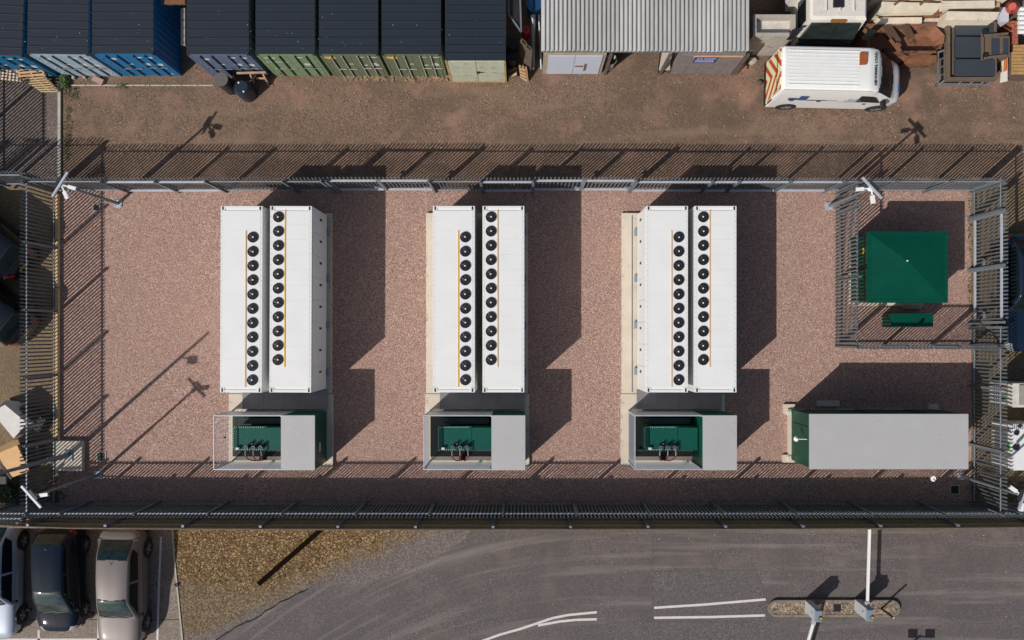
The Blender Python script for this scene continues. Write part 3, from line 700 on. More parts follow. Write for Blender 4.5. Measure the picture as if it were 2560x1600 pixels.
for (x0, y0, x1, y1, l_) in ((1957, 1010, 1985, 1034, 'pale concrete block at the upper left foot of the long building'), (1955, 1136, 1983, 1155, 'pale concrete block at the lower left foot of the long building'),
                         (2041, 1001, 2096, 1015, 'grey concrete block in the shadow above the long building, towards its left end'), (2318, 1009, 2342, 1023, 'small grey concrete block in the shadow above the right end of the long building')):
    single('concrete_block', gbox(MB(), x0, y0, x1, y1, 0, 0.14), concrete, l_, 'block', 'concrete blocks')
# small dome camera on hooked bracket by the lower right corner of that building
t = thing('dome_camera', 'white dome camera on a curved black bracket below the long grey roof', 'camera', (*G(2345, 1185), 0), world=True)
cx, cy = W(2362, 1173, 2.2)[:2]
arc = [(cx + 0.45 * math.cos(a) , cy - 0.12 + 0.45 * math.sin(a), 2.0) for a in np.linspace(math.radians(-140), math.radians(10), 12)]
part('bracket', MB().tube(arc, 0.015, 6), black, t)
part('dome', MB().cyl((arc[0][0], arc[0][1], 1.88), (arc[0][0], arc[0][1], 2.0), 0.06, 0.11, 14), mat('white_plastic', (0.82, 0.82, 0.82), 0.35), t)

# ---------------------------------------------------------------- green kiosk
t = thing('substation_kiosk', 'dark green substation kiosk with a shallow hipped roof inside the inner fence', 'kiosk', (*G(2230, 690), 0), world=True)
ze = 1.95
a = W(2170, 579, ze); b = W(2370, 757, ze)
part('wall', MB().box(a[0] + 0.08, b[1] + 0.08, 0.1, b[0] - 0.08, a[1] - 0.08, ze - 0.08), green, t)
part('roof_edge', MB().box(a[0], b[1], ze - 0.1, b[0], a[1], ze), green, t)
i0 = (a[0] + 0.10, b[1] + 0.10, a[1] - 0.10, b[0] - 0.10)
ap = W(2268, 652, ze + 0.22); c = [(i0[0], i0[1], ze + 0.002), (i0[3], i0[1], ze + 0.002), (i0[3], i0[2], ze + 0.002), (i0[0], i0[2], ze + 0.002)]
for k in range(4):
    part('roof_slope', MB().add([c[k], c[(k + 1) % 4], ap], [(0, 1, 2)]), green, t)
for p, q in ((0, 1), (1, 2), (2, 3), (3, 0)):
    part('roof_bead', MB().beam((c[p][0], c[p][1], ze + 0.01), (c[q][0], c[q][1], ze + 0.01), 0.025), green_t, t)
part('lifting_eye', MB().cyl((ap[0], ap[1], ap[2] - 0.01), (ap[0], ap[1], ap[2] + 0.04), 0.03, n=8), white_p, t)
wx = a[0] + 0.08
for y0, y1 in ((b[1] + 0.5, (a[1] + b[1]) / 2 - 0.01), ((a[1] + b[1]) / 2 + 0.01, a[1] - 0.5)):
    part('door', MB().box(wx - 0.03, y0, 0.2, wx - 0.001, y1, 1.75), green, t)
yy = W(0, 626, 1.5)[1]
part('warning_sign', MB().add([(wx - 0.035, yy - 0.14, 1.35), (wx - 0.035, yy + 0.14, 1.35), (wx - 0.035, yy, 1.62), (wx - 0.031, yy - 0.14, 1.35), (wx - 0.031, yy + 0.14, 1.35), (wx - 0.031, yy, 1.62)], [(0, 2, 1), (3, 4, 5), (0, 1, 4, 3), (1, 2, 5, 4), (2, 0, 3, 5)]), mat('warning_yellow', (0.75, 0.55, 0.01), 0.4), t)
part('plinth', gbox(MB(), 2122, 600, 2305, 765, 0, 0.1), concrete, t)
part('service_box', MB().box(*[v for v in (W(2306, 582, 1.5)[0], a[1] - 0.07, 1.4, W(2318, 582, 1.5)[0], a[1] + 0.05, 1.75)]), black, t)
single('concrete_block', gbox(MB(), 2252, 764, 2300, 772, 0, 0.18), concrete_g, 'narrow concrete strip between the green kiosk and the small cabinet', 'block', 'concrete blocks')
t = thing('feeder_cabinet', 'small dark green cabinet below the kiosk inside the inner fence', 'cabinet', (*G(2270, 795), 0), world=True)
part('body', pbox(MB(), 2230, 785, 2331, 816, 0.05, 0.95), green, t)
part('lid', pbox(MB(), 2228, 783.5, 2333, 817.5, 0.951, 1.0), green, t)
part('door', (lambda a, b: MB().box(a[0] + 0.1, b[1] - 0.02, 0.1, b[0] - 0.1, b[1] - 0.001, 0.85))(W(2230, 785, 0.95), W(2331, 816, 0.95)), green, t)

# ---------------------------------------------------------------- drain covers, pads
def cover(x, y, s, l, conc=False):
    t = thing('drain_cover', l, 'cover', (*G(x, y), 0), group='square drain covers')
    h = s / 120
    part('frame', MB().box(-h, -h, 0.005, h, h, 0.03) if 0 else MB().box(-h, -h, 0.005, h, -h + 0.04, 0.04).box(-h, h - 0.04, 0.005, h, h, 0.04).box(-h, -h + 0.041, 0.005, -h + 0.04, h - 0.041, 0.04).box(h - 0.04, -h + 0.041, 0.005, h, h - 0.041, 0.04), concrete_g, t)
    part('lid', MB().box(-h + 0.042, -h + 0.042, 0.005, h - 0.042, h - 0.042, 0.028), mat('black_iron', (0.02, 0.024, 0.024), 0.5, 0.3, 0.3, 20), t)
cover(242, 519, 19, 'dark square drain cover beside the upper left camera pole')
cover(254, 1141, 24, 'dark square drain cover above the lower left camera pole')
cover(2386, 1224, 24, 'dark square drain cover at the lower right of the compound')
cover(1.0 * 1120, 1650, 18, 'dark drain cover beyond the lower edge')
t = thing('lamp_plinth', 'pale square concrete plinth carrying the tall lamp column by the left fence', 'plinth', (*G(178, 1138), 0), group=None)
part('slab', MB().box(-35 / 60, -37 / 60, 0, 34 / 60, 37 / 60, 0.24), concrete, t)

# ---------------------------------------------------------------- poles
def cctv(label, base, cam_dirs, bar_dir, h=4.2, plate=19, lean=0):
    t = thing('camera_pole', label, 'camera pole', (*G(*base), 0), 0, 'surveillance camera poles')
    s = plate / 120
    part('base_plate', MB().box(-s, -s, 0.005, s, s, 0.05), galv_l, t)
    bb = MB()
    for a in (-1, 1):
        for b_ in (-1, 1): bb.cyl((a * s * 0.7, b_ * s * 0.7, 0.05), (a * s * 0.7, b_ * s * 0.7, 0.09), 0.018, n=6)
    part('bolts', bb, galv, t)
    part('pole', MB().cyl((0, 0, 0.05), (0, 0, h * 0.55), 0.07, 0.06, 12).cyl((0, 0, h * 0.55), (0, 0, h), 0.05, 0.045, 12), galv_d, t, smooth=False)
    d = Vector((math.cos(bar_dir), math.sin(bar_dir), 0))
    n = Vector((-d.y, d.x, 0))
    q = Matrix(((d.x, n.x, 0), (d.y, n.y, 0), (0, 0, 1)))
    c = Vector((0, 0, h + 0.02)) - n * 0.0
    part('sensor_bar', MB().obox(c, (1.05, 0.075, 0.07), q), galv_l, t)
    part('sensor_box', MB().obox(c + n * 0.11, (0.42, 0.10, 0.10), q), mat('sensor_black', (0.03, 0.033, 0.04), 0.4), t)
    for a in cam_dirs:
        e = Vector((math.cos(a), math.sin(a), 0)); m_ = Vector((-e.y, e.x, 0)); q2 = Matrix(((e.x, m_.x, 0), (e.y, m_.y, 0), (0, 0, 1)))
        part('camera_arm', MB().beam((0, 0, h - 0.05), (e.x * 0.26, e.y * 0.26, h - 0.05), 0.045), mat('camera_white', (0.8, 0.8, 0.8), 0.35), t)
        cm = part('camera', MB().obox(e * 0.42 + Vector((0, 0, h - 0.06)), (0.30, 0.125, 0.12), q2), MATS['camera_white'], t)
        part('lens', MB().cyl(e * 0.571 + Vector((0, 0, h - 0.07)), e * 0.585 + Vector((0, 0, h - 0.07)), 0.04, n=10), black, cm)
    part('junction_hub', MB().cyl((0, 0, h - 0.16), (0, 0, h - 0.02), 0.10, 0.09, 12), MATS['camera_white'], t)
    return t
R = math.radians
cctv('camera pole at the upper left corner of the compound, its sensor bar across the fence', (296, 509), (R(-15), R(-65)), R(58), 4.25)
cctv('camera pole rising beside the upper end of the inner fence', (2073, 515), (R(185), R(-82)), R(-47), 4.1)
cctv('camera pole at the lower left corner with a long pale sensor bar', (246, 1187), (R(8),), R(-48), 4.6)
cctv('camera pole at the lower right corner of the long roof, reaching towards the right edge', (2402, 1190), (R(145), R(-95)), R(70), 4.2)
t = thing('lamp_column', 'tall grey lamp column standing on the concrete plinth by the left fence', 'lamp post', (*G(178, 1136), 0.24))
part('base_plate', MB().box(-0.2, -0.2, 0.001, 0.2, 0.2, 0.05), galv, t)
part('column', MB().cyl((0, 0, 0.05), (0, 0, 1.4), 0.105, 0.10, 14).cyl((0, 0, 1.4), (0, 0, 6.2), 0.075, 0.055, 14), galv_d, t)
part('bracket', MB().cyl((0, 0, 4.9), (0.3, -0.1, 4.95), 0.03), galv_d, t)
part('floodlight', MB().obox((0.45, -0.15, 4.95), (0.34, 0.26, 0.12)), black, t)

# ---------------------------------------------------------------- storage containers
def corr_side(mb, x, y0, y1, z0, z1, depth, pitch, sgn):
    """corrugated wall in the plane x (normal +-x)"""
    pts = []; y = y0; k = 0
    prof = [(0, 0), (0.35, 0), (0.5, 1), (0.85, 1)]
    while y < y1:
        for f, d in prof:
            yy = y + f * pitch
            if yy <= y1: pts.append((x - sgn * d * depth, yy))
        y += pitch
    pts.append((x, y1))
    o = len(mb.v)
    mb.add([(a, b, z) for a, b in pts for z in (z0, z1)], [(2 * i, 2 * i + 2, 2 * i + 3, 2 * i + 1) for i in range(len(pts) - 1)])
def storage(label, xg, wpx, yg, paint, labels, h=2.6, n_open=None, rodmat=None, long=6.1, rz=0.0):
    w = (wpx - 6) / 60
    t = thing('storage_container', label, 'container', (*G(xg, yg), 0), rz, 'storage containers along the top of the yard')
    l = long
    part('body', MB().box(0.06, 0.06, 0.12, w - 0.06, l - 0.06, h - 0.04), paint, t)
    sd_ = MB(); corr_side(sd_, w - 0.012, 0.12, l - 0.12, 0.16, h - 0.1, 0.036, 0.26, 1); corr_side(sd_, 0.012, 0.12, l - 0.12, 0.16, h - 0.1, 0.036, 0.26, -1)
    part('side_wall', sd_, paint, t)
    fr = MB()
    for x in (0, w - 0.11): fr.box(x, 0, 0, x + 0.11, 0.11, h - 0.002); fr.box(x, l - 0.11, 0, x + 0.11, l, h - 0.002)
    for z in (0.02, h - 0.1): fr.box(0.112, 0.01, z, w - 0.112, 0.10, z + 0.098); fr.box(0.005, 0.112, z, 0.08, l - 0.112, z + 0.098); fr.box(w - 0.08, 0.112, z, w - 0.005, l - 0.112, z + 0.098)
    part('frame', fr, paint, t)
    # ribbed roof sheet: ridges run across the container
    rb = MB(); n = int(l / 0.31); pts = []
    for k in range(n):
        y = 0.02 + k * l / n; s = l / n
        pts += [(y, 0), (y + s * 0.80, 0.0), (y + s * 0.86, 0.035), (y + s * 0.94, 0.035)]
    pts.append((l - 0.02, 0))
    rb.add([(x, y, h + 0.012 + z) for y, z in pts for x in (0.005, w - 0.005)], [(2 * i, 2 * i + 1, 2 * i + 3, 2 * i + 2) for i in range(len(pts) - 1)])
    part('roof', rb, navy, t)
    for x in (0.0, w - 0.09): part('corner_casting', MB().box(x, -0.002, h - 0.1, x + 0.09, 0.12, h + 0.02), navy, t)
    # doors
    for k, (x0, x1) in enumerate(((0.125, w / 2 - 0.005), (w / 2 + 0.005, w - 0.125))):
        d = part('door', MB().box(x0, 0.0, 0.13, x1, 0.058, h - 0.112), paint, t)
        for fx in (0.30, 0.72):
            rx = x0 + (x1 - x0) * fx
            part('lock_rod', MB().cyl((rx, -0.04, 0.08), (rx, -0.04, h - 0.06), 0.024, n=8), rodmat or paint, d)
            part('rod_recess', MB().box(rx - 0.055, -0.004, 0.14, rx + 0.055, -0.0005, h - 0.13), mat('recess_dark', (0.02, 0.022, 0.026), 0.8), d)
            part('handle', MB().box(rx, -0.05, 1.0 + 0.1 * k, rx + 0.32, -0.03, 1.045 + 0.1 * k), rodmat or galv, d)
        for z in (0.45, 1.0, 1.6, 2.15):
            hx = x0 + 0.02 if k == 0 else x1 - 0.10
            part('hinge', MB().box(hx, -0.02, z, hx + 0.08, -0.001, z + 0.07), paint, d)
    part('door_seal', MB().box(w / 2 - 0.0045, 0.005, 0.14, w / 2 + 0.0045, 0.02, h - 0.13), black, t)
    for (fx, z, ww, hh, m_) in labels:
        part('label_plate', MB().box(w * fx, -0.006, z, w * fx + ww, -0.001, z + hh), m_, t)
    return t
lp = mat('pale_label', (0.55, 0.58, 0.56), 0.5, 0, 0.4, 14)
yp = mat('yellow_plate', lit(214, 170, 60), 0.5, 0, 0.2, 10)
blueA = mat('teal_blue_container_paint', lit(8, 92, 132), 0.5, 0, 0.2, 2, spots=(lit(60, 130, 160), 0.63, 5))
blueB = mat('faded_grey_blue_container_paint', lit(140, 158, 172), 0.55, 0, 0.22, 2, spots=(lit(90, 110, 128), 0.58, 4))
blueC = mat('bright_blue_container_paint', lit(10, 98, 146), 0.5, 0, 0.14, 2, spots=(lit(40, 80, 120), 0.62, 6))
slateC = mat('slate_blue_container_paint', lit(84, 96, 122), 0.55, 0, 0.16, 2, spots=(lit(62, 70, 88), 0.6, 4))
greenC = mat('sage_green_container_paint', lit(108, 128, 98), 0.55, 0, 0.14, 2, spots=(lit(82, 98, 74), 0.6, 4))
greenD = mat('olive_green_container_paint', lit(92, 104, 80), 0.55, 0, 0.16, 2, spots=(lit(120, 106, 70), 0.62, 5))
creamC = mat('cream_container_paint', lit(172, 176, 156), 0.55, 0, 0.14, 2.5, spots=(lit(132, 118, 78), 0.57, 3))
LB = [(0.20, 2.0, 0.2, 0.18, lp), (0.62, 2.2, 0.28, 0.09, lp), (0.80, 2.15, 0.26, 0.14, lp), (0.60, 1.35, 0.3, 0.22, lp), (0.82, 1.3, 0.26, 0.22, lp), (0.34, 1.45, 0.26, 0.07, lp), (0.85, 0.25, 0.15, 0.05, lp)]
LG = [(0.06, 2.15, 0.42, 0.22, yp), (0.42, 1.5, 0.16, 0.08, lp), (0.66, 2.3, 0.2, 0.05, lp), (0.80, 2.28, 0.36, 0.06, lp), (0.80, 1.35, 0.28, 0.30, lp), (0.66, 1.35, 0.16, 0.10, lp)]
# x of the near base corner in photo pixels (ground plane)
storage('teal blue storage container partly out of frame at the upper left', 12.0, 146, 190.5, blueA, LB, rz=R(-1.8))
storage('faded grey blue storage container behind the leaning pallets', 163.0, 147, 190, blueB, LB, rz=R(-0.9))
storage('bright blue storage container with a visible dark blue side', 313, 148, 190, blueC, LB)
storage('slate blue storage container behind the black water tanks', 531, 150, 191, slateC, LB)
storage('sage green storage container without a yellow plate', 690, 143, 191, greenC, [(0.10, 2.2, 0.16, 0.09, lp), (0.22, 2.18, 0.14, 0.09, lp), (0.62, 2.25, 0.3, 0.06, lp), (0.06, 1.75, 0.9, 0.025, lp), (0.12, 1.0, 0.9, 0.025, lp), (0.70, 1.4, 0.28, 0.2, lp), (0.12, 0.3, 0.2, 0.12, black)])
storage('olive green storage container with a yellow plate, left of the two', 836, 143, 191, greenD, LG, rodmat=concrete_k)
storage('olive green storage container with a yellow plate, beside the cream one', 980.5, 143, 191, greenD, LG, rodmat=concrete_k)
# the cream one stands a little forward
t = thing('storage_container', 'cream storage container with rusty edges, last before the shed', 'container', (*G(1127, 206), 0), 0, 'storage containers along the top of the yard')
w = 140 / 60; l = 6.1; h = 2.6
part('body', MB().box(0.02, 0.04, 0.1, w - 0.02, l, h - 0.02), creamC, t)
rb = MB(); pts = []
for k in range(20):
    y = 0.02 + k * l / 20; s = l / 20; pts += [(y, 0), (y + s * 0.80, 0.0), (y + s * 0.86, 0.035), (y + s * 0.94, 0.035)]
pts.append((l - 0.02, 0)); rb.add([(x, y, h + 0.012 + z) for y, z in pts for x in (0.005, w - 0.005)], [(2 * i, 2 * i + 1, 2 * i + 3, 2 * i + 2) for i in range(len(pts) - 1)])
part('roof', rb, navy, t)
for x0, x1 in ((0.09, w / 2 - 0.01), (w / 2 + 0.01, w - 0.07)): part('door', MB().box(x0, 0.0, 0.14, x1, 0.038, h - 0.06), creamC, t)
part('frame', MB().box(0, -0.01, 0, 0.085, 0.06, h).box(w - 0.065, -0.01, 0, w, 0.06, h).box(0.09, -0.01, 0.0, w - 0.07, 0.06, 0.13), mat('rusty_cream', lit(170, 140, 90), 0.7, 0, 0.3, 6, spots=(lit(120, 80, 40), 0.55, 9)), t)
part('padlock', MB().box(w / 2 - 0.02, -0.05, 1.25, w / 2 + 0.1, -0.011, 1.42).box(w / 2 + 0.1, -0.03, 1.31, w / 2 + 0.28, -0.011, 1.35), black, t)
# low panel between blue and slate container
0 and single('plank_screen', MB().box(*G(466, 195), 0.1, G(470, 195)[0], G(0, 60)[1], 2.3), wood_d, 'weathered grey plank leaning in the dark gap between the blue and slate containers', 'plank')
single('rusty_beam', pbox(MB(), 404, -6, 462, 10, 2.2, 2.3), rust, 'rusty beam across the top of the dark gap between containers', 'beam')
single('steel_post', pbox(MB(), 452, 20, 462, 112, 1.6, 1.72), concrete_g, 'long pale pole resting in the dark gap between containers', 'pole')

rnd = random.Random(44); mb = MB()
for k in range(70):
    p_ = W(rnd.uniform(0, 1262), rnd.triangular(0, 133, 120), 2.64); q_ = rnd.uniform(0.012, 0.03)
    if 388 < (p_[0] * F / (H - 2.64) + NX) < 470: continue
    mb.obox((p_[0], p_[1], 2.622), (q_ * rnd.uniform(1, 2), q_, 0.02), Matrix.Rotation(rnd.uniform(0, 3), 3, 'Z'))
single('roof_droppings', mb, mat('chalky_dropping', lit(120, 124, 128), 0.9), 'small pale droppings scattered on the dark container roofs', 'droppings', kind='stuff')
# ---------------------------------------------------------------- shed with corrugated roof
t = thing('open_shed', 'open fronted shed with a light grey corrugated roof', 'shed', (*G(1600, 184), 0), world=True)
zr_ = 2.58; rx0, ry0 = W(1353, 128, zr_)[:2]; rx1 = W(1874, 128, zr_)[0]; ryt = W(0, -330, zr_)[1]
nrib = 48; pit = (rx1 - rx0) / nrib; ns = 8
roofm = mat('corrugated_roof_sheet', lit(172, 171, 168), 0.5, 0.1, 0.16, 1.2, stretch=(4, 0.5, 1), spots=(lit(160, 140, 122), 0.66, 2))
ril = mat('roof_sheet_light', lit(184, 183, 180), 0.5, 0.1, 0.12, 1.5, stretch=(5, 0.4, 1))
for s_ in range(ns):
    mb = MB(); pts = []
    for k in range(nrib // ns):
        x = rx0 + (s_ * nrib // ns + k) * pit
        pts += [(x, 0.0), (x + pit * 0.42, 0.004), (x + pit * 0.58, 0.075), (x + pit * 0.82, 0.075), (x + pit * 0.98, 0.0)]
    pts.append((rx0 + (s_ + 1) * nrib // ns * pit - 0.001, 0.0))
    jag = random.uniform(-0.03, 0.03)
    mb.add([(x, y, zr_ + z - 0.05 + (0.02 if y > ry0 + 1 else 0)) for x, z in pts for y in (ry0 + jag, ryt)], [(2 * i, 2 * i + 2, 2 * i + 3, 2 * i + 1) for i in range(len(pts) - 1)])
    part('roof_sheet', mb, roofm if s_ % 3 else ril, t)
fy = G(0, 184)[1]
part('fascia', MB().box(rx0 + 0.02, ry0 + 0.03, 2.34, rx1 - 0.05, ry0 + 0.09, 2.52), galv_d, t)
gx0, gx1 = G(1357, 0)[0], G(1502, 0)[0]
box_ = part('side_cabinet', MB().box(gx0, fy, 0.0, gx1, fy + 4.0, 2.30), mat('grey_cabinet_side', lit(150, 140, 120), 0.7, 0, 0.2, 3), t, label='metal cabinet section with white doors')
wd = mat('white_blue_door', lit(178, 184, 200), 0.5, 0, 0.05, 2, spots=(lit(150, 120, 80), 0.69, 6))
for a_, b_ in ((G(1367, 0)[0], G(1429.5, 0)[0]), (G(1430.5, 0)[0], G(1494, 0)[0])):
    d = part('door', MB().box(a_, fy - 0.04, 0.08, b_, fy - 0.002, 2.2), wd, t)
part('rusty_handle', MB().box(G(1433, 0)[0], fy - 0.06, 1.0, G(1452, 0)[0], fy - 0.042, 1.12).box(G(1455, 0)[0], fy - 0.08, 0.6, G(1459, 0)[0], fy - 0.042, 1.35), rust, t)
bx0, bx1 = G(1677, 0)[0], G(1826, 0)[0]
pl = mat('grey_brown_panel', lit(118, 108, 106), 0.85, 0, 0.2, 3, 0.2, 20, spots=(lit(178, 150, 110), 0.64, 2.2))
part('back_wall', MB().box(gx1 + 0.01, fy + 4.0, 0, bx0 - 0.01, fy + 4.1, 2.45), wood_d, t)
part('panel_wall', MB().box(bx0, fy + 0.001, 0, bx1, fy + 3.0, 2.3), pl, t)
for k in range(5):
    x0 = bx0 + k * (bx1 - bx0) / 5
    part('plank', MB().box(x0 + 0.01, fy - 0.03 - 0.01 * random.random(), 0.05, x0 + (bx1 - bx0) / 5 - 0.01, fy - 0.001, 2.28), pl, t)
part('rail', MB().box(G(1705, 0)[0], fy - 0.08, 2.22, G(1820, 0)[0], fy - 0.045, 2.30), mat('new_timber', lit(200, 150, 112), 0.8, 0, 0.2, 4), t)
for x, zz in ((1512, 2.35), (1650, 2.35), (1832, 2.3)): part('post', gbox(MB(), x - 3, 182, x + 3, 188, 0, zz), wood_d, t)
for k in range(3):
    a_ = G(1829 + k * 4, 186); part('leaning_board', MB().beam((a_[0] + 0.05, a_[1] - 0.02, 0.0), (a_[0] + 0.10 + k * 0.03, a_[1] + 0.25, 2.2), 0.05, 0.02), wood_d, t)
sgn = part('sign_board', MB().box(G(1712, 0)[0], fy - 0.075, 1.55, G(1764, 0)[0], fy - 0.05, 2.15), mat('blue_sign', lit(34, 44, 120), 0.4), t)
sb = MB(); rnd = random.Random(9); x = G(1715, 0)[0]
for x_, ww in ((0.03, 0.09), (0.16, 0.1), (0.32, 0.1), (0.44, 0.06), (0.52, 0.07), (0.61, 0.07), (0.70, 0.07)):
    sb.box(x + x_, fy - 0.08, 1.96, x + x_ + ww, fy - 0.0755, 1.985).box(x + x_, fy - 0.08, 1.985, x + x_ + 0.02, fy - 0.0755, 2.08).box(x + x_, fy - 0.08, 2.08, x + x_ + ww * 0.8, fy - 0.0755, 2.105)
for r_ in range(3):
    xx = x
    while xx < x + 0.72: ww = rnd.uniform(0.03, 0.09); sb.box(xx, fy - 0.079, 1.64 + r_ * 0.09, xx + ww, fy - 0.0755, 1.675 + r_ * 0.09); xx += ww + 0.02
part('sign_lettering', sb, mat('sign_white', (0.62, 0.63, 0.7), 0.5), sgn)

# ---------------------------------------------------------------- vehicles
def crom(xs, ys, x):
    """monotone-ish smooth interpolation"""
    xs = np.array(xs, float); ys = np.array(ys, float)
    i = int(np.clip(np.searchsorted(xs, x) - 1, 0, len(xs) - 2)); h = xs[i + 1] - xs[i]; t_ = (x - xs[i]) / h
    def sl(k):
        if k <= 0 or k >= len(xs) - 1: return (ys[min(k + 1, len(xs) - 1)] - ys[max(k - 1, 0)]) / (xs[min(k + 1, len(xs) - 1)] - xs[max(k - 1, 0)]) * 0.7
        a = (ys[k] - ys[k - 1]) / (xs[k] - xs[k - 1]); b = (ys[k + 1] - ys[k]) / (xs[k + 1] - xs[k])
        return 0 if a * b <= 0 else 2 * a * b / (a + b)
    m0, m1 = sl(i) * h, sl(i + 1) * h
    return (2*t_**3-3*t_**2+1)*ys[i] + (t_**3-2*t_**2+t_)*m0 + (-2*t_**3+3*t_**2)*ys[i+1] + (t_**3-t_**2)*m1
def grid_obj(name, P, m, parent, mask=None, smooth=True, lift=0.0):
    nu, nv = len(P), len(P[0]); idx = {}; vs = []; fs = []
    def vid(i, j):
        if (i, j) not in idx: idx[(i, j)] = len(vs); vs.append(P[i][j])
        return idx[(i, j)]
    for i in range(nu - 1):
        for j in range(nv - 1):
            if mask is None or mask(i, j): fs.append((vid(i, j), vid(i + 1, j), vid(i + 1, j + 1), vid(i, j + 1)))
    mb = MB(); mb.v = vs; mb.f = fs
    return part(name, mb, m, parent, smooth)
def wheel_parts(t, x, y, r, side, w=0.22, spokes=5):
    wh = part('wheel', MB().cyl((x, y - side * w, r), (x, y, r), r, n=24), rubber, t)
    part('rim', MB().cyl((x, y + side * 0.001, r), (x, y + side * 0.012, r), r * 0.62, n=20), mat('dark_rim', (0.07, 0.07, 0.075), 0.4, 0.6), wh)
    sp = MB()
    for k in range(spokes):
        a = k * 2 * PI / spokes + 0.4
        sp.beam((x, y + side * 0.016, r), (x + math.cos(a) * r * 0.6, y + side * 0.016, r + math.sin(a) * r * 0.6), 0.02, 0.06)
    part('spokes', sp, chrome, wh)
def car(label, paint, L, Wd, Ht, cx, cy, rz, gl=None, cowl=0.70, rf=0.56, rr=0.20, rb=0.05, zhood=0.98, zdeck=1.02, znose=0.78, group='parked cars', tail='wide', rnd_=1.0, mirror=True, tl=0.055):
    t = thing('parked_car', label, 'car', (cx, cy, 0), rz, group)
    hw = Wd / 2
    us = [0, 0.015, 0.06, 0.16, 0.35, 0.6, 0.8, 0.92, 0.975, 1.0]
    wf = [0.62, 0.80, 0.93, 0.985, 1, 1, 0.985, 0.92, 0.78, 0.52]
    wf = [1 - (1 - w_) * rnd_ for w_ in wf]
    zt = [zdeck * 0.78, zdeck * 0.90, zdeck * 0.97, zdeck, zdeck, zhood + 0.02, zhood - 0.02, zhood - 0.08, znose, znose * 0.78]
    cross = [(0, 0.0), (0.35, -0.004), (0.66, -0.018), (0.86, -0.06), (0.955, -0.14), (0.99, -0.30), (1.0, -0.46), (0.985, -0.62), (0.94, -0.74)]
    ss = [0, 1, 2, 3, 4, 5, 6, 7, 8]
    nu, nv = 72, 49
    P = []
    for i in range(nu):
        u = i / (nu - 1); u = 0.5 - 0.5 * math.cos(u * PI) if 0 else u
        w_ = crom(us, wf, u) * hw; z = crom(us, zt, u); row = []
        for j in range(nv):
            s_ = abs(j / (nv - 1) * 2 - 1) * 8
            cw = crom(ss, [c[0] for c in cross], s_); cz = crom(ss, [c[1] for c in cross], s_)
            row.append(((u - 0.5) * L, w_ * cw * (1 if j > (nv - 1) / 2 else -1), max(0.20, z + cz * (z - 0.18) / 0.80)))
        P.append(row)
    def bk(i, j):
        u = (i + 0.5) / (nu - 1); s_ = abs((j + 0.5) / (nv - 1) * 2 - 1) * 8
        if u > 0.925 and 2.2 < s_ < 4.6 and u + s_ * 0.012 > 0.965: return 'h'
        if u < tl and 3.0 < s_ < 5.0: return 't'
        return 'b'
    grid_obj('body', P, paint, t, lambda i, j: bk(i, j) == 'b')
    for sg in (-1, 1):
        grid_obj('headlight', P, lamp_w, t, lambda i, j: bk(i, j) == 'h' and ((j + 0.5) / (nv - 1) * 2 - 1) * sg > 0)
        grid_obj('tail_light', P, lamp_r, t, lambda i, j: bk(i, j) == 't' and ((j + 0.5) / (nv - 1) * 2 - 1) * sg > 0)
    for e, s_ in ((0, 1), (-1, -1)):
        mb = MB(); mb.add([p for p in P[e]], [tuple(range(nv))[::s_]]); part('bumper', mb, paint, t)
    part('underbody', MB().box(-L * 0.46, -hw * 0.9, 0.18, L * 0.46, hw * 0.9, 0.5), black, t)
    # greenhouse
    su = [rb, rb + (rr - rb) * 0.6, rr, (rr + rf) / 2, rf, rf + (cowl - rf) * 0.5, cowl]
    sz = [zdeck - 0.03, zdeck + (Ht - zdeck) * 0.72, Ht - 0.03, Ht, Ht - 0.035, zhood + (Ht - zhood) * 0.55, zhood - 0.02]
    sw = [0.74, 0.71, 0.69, 0.68, 0.66, 0.735, 0.80]
    sb_ = [0.88, 0.90, 0.915, 0.93, 0.925, 0.915, 0.88]
    nu, nv = 110, 61; Q = []; meta = []
    for i in range(nu):
        u = rb + (cowl - rb) * i / (nu - 1)
        z = crom(su, sz, u); wt = crom(su, sw, u) * hw; wb = crom(su, sb_, u) * hw; zb = np.interp(u, [rb, cowl], [zdeck - 0.06, zhood - 0.06]); row = []
        for j in range(nv):
            v = j / (nv - 1) * 2 - 1; s_ = abs(v)
            if s_ <= 0.6:
                q = s_ / 0.6; y = wt * q; zz = z - 0.055 * q ** 3 * min(1, (z - zb) / 0.3)
            else:
                q = (s_ - 0.6) / 0.4; y = wt + (wb - wt) * (q ** 0.8); zz = (z - 0.055 * min(1, (z - zb) / 0.3)) * (1 - q) + zb * q
            row.append(((u - 0.5) * L, math.copysign(y, v), zz))
        Q.append(row)
    def U_(i): return rb + (cowl - rb) * (i + 0.5) / (nu - 1)
    def S_(j): return abs((j + 0.5) / (nv - 1) * 2 - 1)
    def kind(i, j):
        u, s_ = U_(i), S_(j)
        c2 = (s_ / 0.545) ** 2
        if s_ < 0.545 and u > rf + 0.006 - 0.012 * c2 and u < cowl - 0.012 - 0.028 * c2: return 'f'
        if s_ < 0.57 and u > rf - 0.004 - 0.012 * c2 and u < cowl - 0.001 - 0.022 * c2: return 'k'
        if s_ < 0.545 and u < rr - 0.012 + 0.008 * c2 and u > rb + 0.014: return 'r'
        if s_ < 0.57 and u < rr - 0.003 + 0.008 * c2 and u > rb + 0.006: return 'k'
        if s_ < 0.62 and (u > rf - 0.0 or u < rr): return 's' if 0 else 'b'
        if 0.66 < s_ < 0.965:
            lo = rb + (rr - rb) * (0.45 + (0.66 - s_) * -0.9); hi = cowl - (cowl - rf) * (0.10 + (0.965 - s_) * 2.2)
            if lo < u < hi and abs(u - (rr * 0.42 + rf * 0.58)) > 0.009: return 'g'
        return 'b'
    grid_obj('roof', Q, paint, t, lambda i, j: kind(i, j) == 'b')
